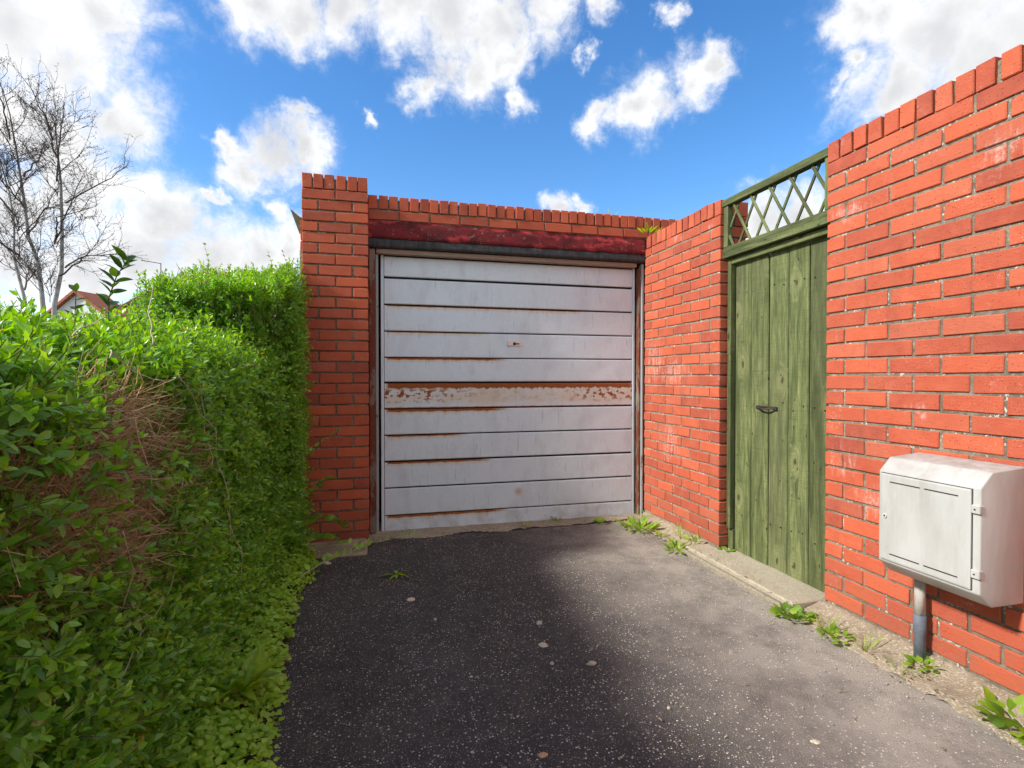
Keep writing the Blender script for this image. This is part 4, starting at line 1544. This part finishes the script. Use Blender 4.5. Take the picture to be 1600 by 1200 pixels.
LM = {
    'dandelion': [plant_leaf_mesh('weed_leaf', t, 0.30, 0.35, 0.01, lobes=1, segs=7) for t in (0.45, 0.7, 0.95)],
    'dock': [plant_leaf_mesh('weed_leaf', t, 0.36, 0.55, 0.014, 0.22, 9) for t in (0.5, 0.75, 0.95)],
    'round': [plant_leaf_mesh('weed_leaf', t, 0.85, 0.30, 0.012, 0.08, 6) for t in (0.25, 0.5, 0.8)],
    'crinkle': [plant_leaf_mesh('cover_leaf', t, 0.62, 0.40, 0.03, 0.14, 9) for t in (0.15, 0.35)],
    'grass': [plant_leaf_mesh('weed_leaf', t, 0.055, 0.55, 0.0, 0.2, 5) for t in (0.5, 0.9)],
    'laurel': [plant_leaf_mesh('laurel_leaf', t, 0.42, 0.25, 0.0, 0.16, 6) for t in (0.1, 0.35, 0.6)],
    'bramble': [plant_leaf_mesh('weed_leaf', t, 0.70, 0.35, 0.01, 0.12, 6) for t in (0.1, 0.35, 0.6)],
    'privet': [plant_leaf_mesh('privet_leaf', t, 0.50, 0.2, 0.0, 0.14, 5) for t in (0.5, 0.75, 1.0)],
}


def leaf_at(parent, kind, p, az, tilt, L, roll=0.0):
    M = (Matrix.Translation(p) @ Matrix.Rotation(az, 4, 'Z') @ Matrix.Rotation(-tilt, 4, 'Y') @ Matrix.Rotation(roll, 4, 'X')
         @ Matrix.Diagonal((L, L, L, 1)))
    return link('leaf', random.choice(LM[kind]), parent, M)


def weed(name, label, loc, kind, n, L, tilt=(0.1, 0.9), spread=0.02, group=None, cat='weed', flat=False, sub=None):
    e = tag(empty(name, loc), label, cat, group or ('grass tufts' if cat == 'grass' else 'weeds and small plants'))
    a0 = random.random() * 6.28
    for i in range(n):
        az = a0 + i * 2.399
        tl = random.uniform(*tilt) * (1 - 0.5 * i / n if flat else 1)
        r = spread * math.sqrt(random.random())
        leaf_at(e, kind, (r * math.cos(az), r * math.sin(az), 0.004), az, tl, L * random.uniform(0.6, 1.15), random.gauss(0, 0.25))
    cr = MB()
    cr.tube([(0, 0, -0.02), (0.001, 0, 0.012)], [0.006, 0.003], 6)
    cr.obj('crown', 'green_stem', e)
    return e


weed('dandelion', 'large bright green weed clump in front of the short brick wall', (1.945, 3.70, GZ + 0.006), 'dandelion', 60, 0.10, (0.3, 1.2), 0.11)
weed('dandelion', 'bright green weed at the left end of the doorstep edging', (1.96, 3.18, GZ + 0.004), 'dandelion', 30, 0.085, (0.2, 1.1), 0.065)
weed('dandelion', 'small weed between the two clumps beside the short wall', (1.99, 3.46, GZ + 0.012), 'dandelion', 9, 0.06, (0.2, 1.0), 0.03)
weed('grass_tuft', 'thin grass tuft at the foot of the short brick wall', (2.09, 3.36, GZ + 0.03), 'grass', 14, 0.10, (0.7, 1.4), 0.03, cat='grass')
weed('dandelion', 'weed pressed against the short brick wall near its gate end', (2.125, 3.22, GZ + 0.035), 'dandelion', 20, 0.065, (0.3, 1.2), 0.05)
weed('grass_tuft', 'grassy tuft in the corner where the garage door meets the short wall', (2.11, 3.93, GZ + 0.02), 'grass', 14, 0.11, (0.6, 1.3), 0.04)
weed('dandelion', 'small weed at the right foot of the garage door', (1.72, 3.93, GZ + 0.01), 'round', 9, 0.045, (0.2, 0.9), 0.04)
weed('dandelion', 'tiny weed under the middle of the garage door', (1.12, 3.96, GZ + 0.01), 'dandelion', 8, 0.05, (0.3, 1.2), 0.03)
weed('dandelion', 'pair of tiny leaves against the garage door bottom right of centre', (1.40, 4.06, GZ + 0.012), 'round', 7, 0.040, (0.3, 1.1), 0.03)
weed('plantain', 'leafy weed at the near end of the doorstep edging', (1.955, 2.150, GZ + 0.01), 'round', 38, 0.046, (0.2, 1.2), 0.075)
weed('plantain', 'round leaved weed in the footing crack nearest the doorstep', (1.965, 1.930, GZ + 0.012), 'round', 20, 0.036, (0.2, 1.2), 0.06)
weed('grass_tuft', 'pale grass tuft in the crack of the broken footing', (1.985, 1.985, GZ + 0.012), 'grass', 16, 0.085, (0.6, 1.4), 0.035, cat='grass')
weed('grass_tuft', 'taller grass blades beside the round leaved footing weed', (2.00, 1.80, GZ + 0.012), 'grass', 12, 0.10, (0.7, 1.4), 0.03, cat='grass')
weed('grass_tuft', 'short yellowish grass on the footing nearest the camera', (1.985, 1.62, GZ + 0.012), 'grass', 10, 0.06, (0.5, 1.4), 0.04, cat='grass')
weed('plantain', 'small leafy weed at the foot of the gas pipe', (2.10, 1.630, GZ + 0.025), 'round', 24, 0.036, (0.1, 1.0), 0.05)
weed('broadleaf_weed', 'big bright green weed at the bottom right corner', (2.075, 1.275, GZ + 0.012), 'round', 34, 0.070, (0.15, 1.2), 0.10)
weed('dandelion', 'lone flat rosette weed in the dark tarmac', (0.113, 3.186, GZ + 0.004), 'dandelion', 7, 0.095, (0.05, 0.25), 0.008)
weed('moss_plant', 'yellow green plant growing where the two brick copings meet', (2.20, 4.04, 2.305), 'dandelion', 20, 0.085, (0.2, 1.1), 0.075)
weed('grass_tuft', 'few grass blades growing on top of the garage parapet', (1.90, 4.12, 2.44), 'grass', 9, 0.085, (0.5, 1.4), 0.06, cat='grass')
weed('moss_plant', 'tiny leaves in the corner of the gate post foot', (2.20, 2.985, GZ + 0.045), 'round', 6, 0.040, (0.1, 0.5), 0.03)
weed('dock_plant', 'large leaved dock plant among the low ground cover', (-0.46, 1.98, 0.05), 'dock', 24, 0.13, (0.25, 1.2), 0.05)
weed('broadleaf_plant', 'crinkled broad leaves at the left edge halfway down', (-0.675, 1.16, 0.40), 'crinkle', 5, 0.12, (-0.3, 0.8), 0.03)
weed('broadleaf_plant', 'crinkled broad leaves in the bottom left corner', (-0.64, 1.20, 0.20), 'crinkle', 7, 0.13, (-0.2, 0.9), 0.03)


def trailing(name, label, pts, kind, L, n, mat='green_stem', r=0.0028, cat='branch', upb=0.35, tip_only=0.0):
    e = tag(empty(name, pts[0]), label, cat, {'branch': 'loose privet shoots', 'shoot': 'laurel shoots above the hedge', 'bramble': 'brambles by the pillar', 'stem': 'wild stems on the hedge top'}.get(cat))
    o = Vector(pts[0])
    pts = [Vector(p) - o for p in pts]
    mb = MB()
    mb.tube(pts, [r * (1 - 0.6 * i / (len(pts) - 1)) for i in range(len(pts))], 6)
    mb.obj('stem', mat, e, True)
    for i in range(n):
        t = tip_only + (1 - tip_only) * (i + 0.5) / n
        f = t * (len(pts) - 1)
        k = min(int(f), len(pts) - 2)
        p = pts[k].lerp(pts[k + 1], f - k)
        d = pts[k + 1] - pts[k]
        az = math.atan2(d.y, d.x)
        steep = abs(d.z) > 1.5 * math.hypot(d.x, d.y)
        for sg in (-1, 1):
            if steep:
                az = i * 1.35 + random.gauss(0, 0.3) + (math.pi if sg > 0 else 0)
                leaf_at(e, kind, p, az, random.uniform(0.35, 0.95), L * random.uniform(0.7, 1.15), random.gauss(0, 0.3))
                continue
            leaf_at(e, kind, p, az + sg * random.uniform(0.5, 1.2), random.uniform(0.0, 0.6) + upb * 0.5, L * random.uniform(0.7, 1.15) * (1.05 - 0.35 * t), random.gauss(0, 0.4))
    return e


trailing('privet_shoot', 'leafy privet shoot lying across the tarmac edge by the hedge',
         [(-0.47, 3.00, -0.03), (-0.40, 3.16, 0.015), (-0.31, 3.32, 0.02), (-0.22, 3.46, 0.01), (-0.12, 3.60, 0.0), (-0.04, 3.70, -0.01)], 'privet', 0.062, 10, 'pale_twig', 0.0032, tip_only=0.22)
trailing('privet_shoot', 'leafy shoot lying along the left foot of the garage door',
         [(-0.30, 3.62, 0.03), (-0.14, 3.72, 0.0), (0.02, 3.78, -0.02), (0.16, 3.83, -0.01), (0.28, 3.86, 0.005)], 'privet', 0.05, 10, 'pale_twig', 0.0026, tip_only=0.05)
trailing('laurel_shoot', 'dark glossy laurel shoot standing above the hedge against the sky',
         [(-0.93, 2.2, 1.10), (-0.925, 2.2, 1.28), (-0.92, 2.19, 1.40), (-0.89, 2.18, 1.48), (-0.855, 2.18, 1.54)], 'laurel', 0.060, 11, 'twig_bark', 0.0034, cat='shoot', upb=0.7, tip_only=0.35)
trailing('laurel_shoot', 'short dark shoot left of the laurel above the hedge',
         [(-1.00, 2.15, 1.15), (-1.005, 2.15, 1.30), (-1.00, 2.15, 1.43)], 'laurel', 0.045, 5, 'twig_bark', 0.003, cat='shoot', upb=0.7, tip_only=0.4)
trailing('privet_shoot', 'leafy sprig reaching out of the tall hedge across the pillar',
         [(-0.50, 3.74, 0.58), (-0.44, 3.76, 0.62), (-0.36, 3.78, 0.68), (-0.30, 3.79, 0.73), (-0.24, 3.80, 0.76)], 'privet', 0.042, 9, 'green_stem', 0.002, upb=0.6)
trailing('bramble', 'bramble spray with broader leaves low against the pillar',
         [(-0.52, 3.66, 0.22), (-0.44, 3.70, 0.34), (-0.36, 3.74, 0.42), (-0.28, 3.78, 0.44)], 'bramble', 0.065, 8, 'green_stem', 0.003, cat='bramble', upb=0.5)
trailing('bramble', 'dark bramble spray at the foot of the pillar',
         [(-0.55, 3.50, 0.05), (-0.46, 3.58, 0.16), (-0.36, 3.66, 0.20), (-0.26, 3.74, 0.14), (-0.20, 3.78, 0.08)], 'bramble', 0.080, 13, 'green_stem', 0.003, cat='bramble', upb=0.5)
trailing('bramble', 'bramble spray spreading over the kerb below the pillar',
         [(-0.58, 3.36, 0.02), (-0.46, 3.46, 0.10), (-0.34, 3.56, 0.10), (-0.24, 3.64, 0.05)], 'bramble', 0.075, 12, 'green_stem', 0.003, cat='bramble', upb=0.5)
for (lbl, x, y, z, h) in (('thin wild stem rising from the hedge top near the pillar', -0.66, 3.75, 1.74, 0.20), ('forked wild stem rising from the middle of the hedge top', -1.02, 3.70, 1.72, 0.24),
                          ('small wild stem beside the garage corner above the hedge', -0.58, 3.80, 1.76, 0.20)):
    trailing('wild_stem', lbl, [(x, y, z), (x + 0.01, y, z + h * 0.5), (x - 0.02, y, z + h)], 'bramble', 0.022, 5, 'twig_bark', 0.0016, cat='stem', upb=1.0, tip_only=0.3)

# ground cover at the hedge foot
n = 17000
Y = rng.uniform(1.0, 3.66, n)
edge = -0.365 + 0.10 * np.clip((2.4 - Y) / 1.2, 0, 1) + 0.045 * vnoise(Y * 6, Y * 2.3, 0, 4.0) + 0.02 * vnoise(Y * 19, Y * 11, 0, 1.0)
s = rng.random(n) ** 0.8
X = edge - s * 0.42
hgt = 0.02 + 0.13 * np.clip(s * 1.6, 0, 1) ** 0.7 + 0.035 * vnoise(X * 14, Y * 14, 0, 2.0) + 0.02 * vnoise(X * 40, Y * 37, 0, 5.0)
Z = GZ + np.maximum(hgt, 0.008) * rng.uniform(0.55, 1.05, n)
P = np.stack([X, Y, Z], -1)
A_ = unit(np.stack([rng.normal(0.1, 1, n), rng.normal(-0.1, 1, n), rng.normal(0.05, 0.3, n)], -1))
N_ = unit(np.stack([rng.normal(0.25, 0.35, n), rng.normal(-0.15, 0.35, n), np.ones(n)], -1))
L_ = rng.uniform(0.014, 0.027, n)
tt = np.clip(0.75 - 0.5 * s + 0.25 * vnoise(X * 9, Y * 7, 0, 3.0) + rng.normal(0, 0.12, n), 0, 1)
round_t = LEAF_T.copy()
round_t[:, 1] *= 1.25
cov = tag(link('ground_cover', leaves_mesh('ground_cover', P, A_, N_, L_, L_ * 0.85, tt, 'cover_leaf', round_t)),
          'low bright green ground cover spilling from the hedge foot onto the tarmac', 'ground cover', kind='stuff')
# soil under the hedge line
tag(ground_sheet('verge', -2.2, -0.42, 0.2, 3.95, GZ + 0.012, 'soil', 0.06, 0.014, None, 5.0, 9.0), 'earth bank under the hedges', kind='structure')
kb = MB()
kb.cbox(-0.56, -0.06, 3.60, 3.915, -0.10, -0.022, 0.015, 0.006)
tag(kb.obj('kerb', 'rough_concrete'), 'low concrete kerb at the foot of the pillar', kind='structure')


# ------------------------------------------------------------------ stones and grit
def stone_mesh(seed, flat, mat):
    bm = bmesh.new()
    bmesh.ops.create_icosphere(bm, subdivisions=2, radius=1.0)
    for v in bm.verts:
        c = v.co
        k = 1 + 0.40 * float(vnoise(c.x * 2.3, c.y * 2.3, c.z * 2.3, seed)) + 0.22 * float(vnoise(c.x * 7, c.y * 7, c.z * 7, seed + 3))
        v.co = Vector((c.x * k, c.y * k * 0.8, c.z * k * flat))
    me = bpy.data.meshes.new('stone')
    bm.to_mesh(me)
    bm.free()
    me.materials.append(MATS[mat])
    return me


for k, (lbl, x, y, r, flat, mt) in enumerate((
        ('pinkish stone alone on the dark tarmac near the pillar', 0.172, 2.819, 0.019, 0.55, 'pink_stone'),
        ('pale stone, farthest of the group in mid drive', 0.747, 2.403, 0.017, 0.5, 'pale_stone'),
        ('pale flat stone, middle of the group in mid drive', 0.700, 2.200, 0.022, 0.32, 'pale_stone'),
        ('broken pale stone at the right of the mid drive group', 0.847, 2.006, 0.021, 0.4, 'pale_stone'),
        ('small pale crumb left of the broken stone', 0.690, 2.050, 0.012, 0.4, 'pale_stone'),
        ('white pebble in the middle of the dark tarmac', 0.354, 2.036, 0.007, 0.7, 'pale_stone'),
        ('orange crumbled stone at the bottom of the picture', 0.495, 1.558, 0.016, 0.3, 'orange_stone'),
        ('small tan stone between the pink one and the mid drive group', 0.271, 2.566, 0.010, 0.5, 'pale_stone'),
        ('flat pale stone low on the right of the drive', 1.36, 1.397, 0.014, 0.35, 'pale_stone'),
        ('small tan stone right of the bottom orange one', 0.997, 1.67, 0.008, 0.6, 'pale_stone'),
        ('pale lump of broken concrete on the footing below the wall', 2.02, 1.70, 0.026, 0.35, 'pale_stone'),
        ('pale stone at the kerb under the pillar', -0.30, 3.50, 0.022, 0.5, 'pink_stone'))):
    o = link('stone', stone_mesh(k * 1.3, flat, mt), None, Matrix.Translation((x, y, GZ + r * flat * 0.25)) @ Matrix.Rotation(k * 1.1, 4, 'Z') @ Matrix.Diagonal((r, r, r, 1)))
    tag(o, lbl, 'stone', 'stones on the drive')

# leaf litter and dry bits caught along the edges
n = 420
q = rng.random(n)
lx = np.where(q < 0.5, rng.normal(1.99, 0.035, n), np.where(q < 0.8, rng.uniform(-0.05, 2.1, n), rng.uniform(-0.4, 1.9, n)))
ly = np.where(q < 0.5, rng.uniform(1.1, 3.9, n), np.where(q < 0.8, rng.normal(3.93, 0.04, n), rng.uniform(1.2, 3.8, n)))
lz = np.where((lx > 1.97) | (ly > 3.9), GZ + 0.020, GZ + 0.007) + np.where((ly > 2.19) & (ly < 3.16) & (lx > 1.945), 0.035, 0.0)
A_ = unit(np.stack([rng.normal(0, 1, n), rng.normal(0, 1, n), rng.normal(0, 0.15, n)], -1))
N_ = unit(np.stack([rng.normal(0, 0.35, n), rng.normal(0, 0.35, n), np.ones(n)], -1))
L_ = rng.uniform(0.006, 0.022, n)
tag(link('leaf_litter', leaves_mesh('leaf_litter', np.stack([lx, ly, lz], -1), A_, N_, L_, L_ * rng.uniform(0.2, 0.6, n), rng.random(n), 'dry_leaf')),
    'dry leaf bits caught along the edges of the drive', 'leaf litter', kind='stuff')

n = 9000
gx = rng.uniform(-0.35, 2.12, n)
gy = rng.uniform(1.0, 4.05, n)
wgt = 0.22 + 0.9 * np.clip((gx - 1.75) / 0.2, 0, 1) + 0.9 * np.clip((gy - 3.80) / 0.1, 0, 1) + 0.35 * np.clip(vnoise(gx * 3, gy * 3, 0, 2.0), 0, 1)
k = rng.random(n) < wgt
gx, gy = gx[k], gy[k]
n = len(gx)
oct_v = np.array([[1, 0, 0], [-1, 0, 0], [0, 1, 0], [0, -1, 0], [0, 0, 0.7], [0, 0, -0.7]], float)
oct_f = np.array([[0, 2, 4], [2, 1, 4], [1, 3, 4], [3, 0, 4], [2, 0, 5], [1, 2, 5], [3, 1, 5], [0, 3, 5]])
r_ = 0.0013 + 0.0042 * rng.random(n) ** 3.0
an = rng.random(n) * 6.28
V = oct_v[None] * (r_[:, None, None] * rng.uniform(0.6, 1.4, (n, 6, 1)))
Vx = V[:, :, 0] * np.cos(an)[:, None] - V[:, :, 1] * np.sin(an)[:, None] + gx[:, None]
Vy = V[:, :, 0] * np.sin(an)[:, None] + V[:, :, 1] * np.cos(an)[:, None] + gy[:, None]
gz = np.where((gx > 1.98) | (gy > 3.9), GZ + 0.016, GZ + 0.002)
Vz = V[:, :, 2] + (gz + r_ * 0.4)[:, None]
F = (oct_f[None] + (np.arange(n) * 6)[:, None, None]).reshape(-1, 3)
tag(link('grit', np_mesh('grit', np.stack([Vx, Vy, Vz], -1).reshape(-1, 3), None, F, 'grit')), 'loose grit scattered over the drive', 'grit', kind='stuff')

# ------------------------------------------------------------------ bare tree beyond the hedge
TY = 12.0
tree = tag(empty('bare_tree', (-6.1, TY, -0.16)), 'leafless pale-stemmed tree with three trunks beyond the hedge', 'tree')
to = np.array([6.1, -TY, 0.16])
trs = np.random.default_rng(5)
stems = [[(-6.12, 0.0), (-6.20, 1.2), (-6.315, 2.617), (-6.474, 3.331), (-6.489, 3.941), (-6.567, 4.508), (-6.70, 5.1)],
         [(-6.08, 0.0), (-6.05, 1.3), (-6.116, 2.661), (-6.201, 3.31), (-6.364, 3.769), (-6.418, 4.413), (-6.485, 5.231), (-6.581, 6.005), (-6.70, 6.45)],
         [(-6.02, 0.0), (-6.02, 1.3), (-6.009, 2.519), (-5.91, 3.179), (-5.888, 3.91), (-5.864, 4.821), (-5.919, 5.542), (-5.961, 6.0)]]
limbs = [[(-5.875, 3.655), (-5.463, 4.159), (-5.043, 4.709)], [(-5.836, 4.496), (-5.455, 5.005), (-5.068, 5.633)], [(-5.863, 4.857), (-5.7, 5.747), (-5.524, 6.169)],
         [(-5.848, 3.256), (-5.5, 3.531), (-4.924, 3.602)], [(-6.348, 3.806), (-6.115, 4.292), (-5.895, 4.782)], [(-5.85, 3.036), (-5.312, 3.357), (-5.054, 3.52)],
         [(-6.389, 4.307), (-6.595, 4.648), (-6.77, 4.989)], [(-6.363, 3.805), (-6.601, 4.076), (-6.777, 4.348)], [(-6.435, 2.757), (-6.641, 3.143), (-6.785, 3.564)],
         [(-5.875, 3.655), (-5.55, 4.0), (-4.70, 4.10)], [(-6.45, 4.9), (-6.25, 5.4), (-6.15, 5.9)], [(-6.47, 3.4), (-6.75, 3.7), (-7.1, 4.3)], [(-6.5, 4.1), (-6.8, 4.7), (-7.0, 5.6)],
         [(-5.90, 5.3), (-5.75, 5.7), (-5.72, 6.2)], [(-6.52, 5.5), (-6.35, 5.9), (-6.30, 6.3)]]
for si, sp in enumerate(stems):
    pts = [np.array([x, TY + (si - 1) * 0.15 * min(1, z / 2) + 0.05 * math.sin(z * 1.7 + si), z]) + to for x, z in sp]
    rr = [max(0.010, (0.050, 0.062, 0.064)[si] * (1 - 0.92 * p[2] / (6.8 if si else 5.6))) for p in pts]
    mb = MB()
    mb.tube(pts, rr, 9)
    mb.obj('trunk', 'pale_bark', tree, True)
polys, ra, rb = [], [], []
tw, buds = [], []


def grow(p, d, L, r, lev):
    pts = curly(p, d, L, trs, 5, (0.12, 0.16, 0.2, 0.22)[lev], -0.03)
    polys.append(pts)
    ra.append(r)
    rb.append(r * 0.35)
    if lev < 3:
        for j in range((0, 6, 6, 0)[lev] + trs.integers(0, 2)):
            q = pts[trs.integers(1, 6)]
            dd = unit(np.array(pts[-1]) - np.array(pts[0])) + trs.normal(0, 0.55, 3) + np.array([0, 0, 0.15])
            grow(q, dd, L * trs.uniform(0.35, 0.6), r * 0.5, lev + 1)
    else:
        pass
    if lev >= 2:
        for q in pts[1:]:
            if trs.random() < 0.55:
                buds.append(np.array(q) + trs.normal(0, 0.012, 3))


for lb_ in limbs:
    y0 = TY + trs.normal(0, 0.12)
    y1 = y0 + trs.normal(0, 0.6)
    p = [np.array([x, y0 + (y1 - y0) * i / 2, z]) for i, (x, z) in enumerate(lb_)]
    q = []
    for i in range(2):
        for f in np.linspace(0, 1, 5, endpoint=False):
            q.append(p[i] * (1 - f) + p[i + 1] * f + trs.normal(0, 0.012, 3))
    q.append(p[2])
    polys.append(q)
    ra.append(0.024)
    rb.append(0.007)
    for j in range(9):
        k = trs.integers(2, len(q))
        d = unit(p[2] - p[0]) + trs.normal(0, 0.6, 3) + np.array([0, 0, 0.15])
        grow(q[k], d, trs.uniform(0.35, 0.75), 0.0075, 2)
for sp in stems:
    for j in range(15):
        k = trs.integers(3, len(sp))
        f = trs.random()
        x = sp[k - 1][0] * (1 - f) + sp[k][0] * f
        z = sp[k - 1][1] * (1 - f) + sp[k][1] * f
        an = trs.random() * 6.28
        grow(np.array([x, TY, z]), (0.75 * math.cos(an), 0.75 * math.sin(an), 0.75), trs.uniform(0.5, 1.0), 0.012, 1)
A, B, r0, r1 = sticks_from(polys, ra, rb)
link('branches', prisms_mesh('branches', A + to, B + to, np.maximum(r0 * 0.8, 0.0024), np.maximum(r1 * 0.8, 0.002), 'twig_bark'), tree)
bv = np.array(buds) + to
n = len(bv)
V = bv[:, None, :] + oct_v[None] * trs.uniform(0.005, 0.012, (n, 1, 1))
F = (oct_f[None] + (np.arange(n) * 6)[:, None, None]).reshape(-1, 3)
tag(link('buds', np_mesh('buds', V.reshape(-1, 3), None, F, 'twig_bark'), tree), kind='stuff')


# ------------------------------------------------------------------ houses far behind
def gable_house(name, label, loc, rz, w, d, eave, ridge, wall_mat, chimney=None):
    e = tag(empty(name, loc, rz), label, 'house', 'houses behind the hedge')
    mb = MB()
    a = w / 2
    mb.add([(-a, 0, 0), (a, 0, 0), (a, 0, eave), (0, 0, ridge), (-a, 0, eave), (-a, d, 0), (a, d, 0), (a, d, eave), (0, d, ridge), (-a, d, eave)],
           [(0, 1, 2, 3, 4), (9, 8, 7, 6, 5), (1, 6, 7, 2), (5, 0, 4, 9)])
    mb.obj('wall', wall_mat, e)
    sl = math.hypot(a, ridge - eave)
    ov = 0.25
    rf = MB()
    t = 0.12
    for sg in (-1, 1):
        nx, nz = sg * (ridge - eave) / sl, a / sl
        ex, ez = sg * (a + ov * a / sl), eave - ov * (ridge - eave) / sl
        p = [(0, -0.2, ridge + 0.02), (ex, -0.2, ez + 0.02), (ex, d + 0.2, ez + 0.02), (0, d + 0.2, ridge + 0.02)]
        q = [(x + nx * t, y, z + nz * t) for x, y, z in p]
        rf.add(p + q, [(0, 1, 2, 3), (7, 6, 5, 4), (0, 4, 5, 1), (1, 5, 6, 2), (2, 6, 7, 3), (3, 7, 4, 0)])
    rf.obj('roof', 'roof_tile', e)
    wn = MB()
    wn.cbox(-0.6, 0.6, -0.04, 0.03, eave - 1.6, eave - 0.5, 0.01)
    f = wn.obj('window', 'white_render', e)
    pn = MB()
    pn.cbox(-0.52, 0.52, -0.055, -0.03, eave - 1.52, eave - 0.58, 0.005)
    pn.obj('pane', 'window_glass', f)
    return e


gable_house('house', 'far white gabled house with red tiled roof behind the hedge', (-13.9, 30, -0.16), R(-20), 2.9, 1.4, 4.25, 5.30, 'white_render')
h2 = gable_house('house', 'far house mostly hidden by the tall hedge with brick chimney and aerial', (-11.2, 32, -0.16), R(0), 7.0, 8.0, 3.6, 5.9, 'cream_render')
mb = MB()
mb.cbox(-0.32, 0.56, 1.0, 1.6, 5.0, 6.55, 0.02)
mb.cbox(-0.40, 0.64, 0.92, 1.68, 6.551, 6.68, 0.02)
ch = mb.obj('chimney', 'roof_tile', h2)
mb = MB()
mb.tube([(-0.55 + 0.35, 1.05, 5.6), (-0.2, 1.05, 7.5)], 0.022, 6)
mb.tube([(-0.2, 1.05, 7.48), (-1.15, 1.05, 7.62)], 0.02, 6)
mb.obj('aerial', 'twig_bark', ch)
ob = tag(empty('outbuilding', (-3.95, 9.0, -0.16)), 'cream rendered outbuilding wall glimpsed beyond the laurel shoot', 'outbuilding')
mb = MB()
mb.cbox(-0.75, 1.3, 0, 2.5, 0, 1.95, 0.01)
mb.obj('wall', 'cream_render', ob)
mb = MB()
mb.cbox(-0.80, 1.35, -0.06, 2.56, 1.951, 2.06, 0.01)
mb.obj('coping', 'grey_coping', ob)
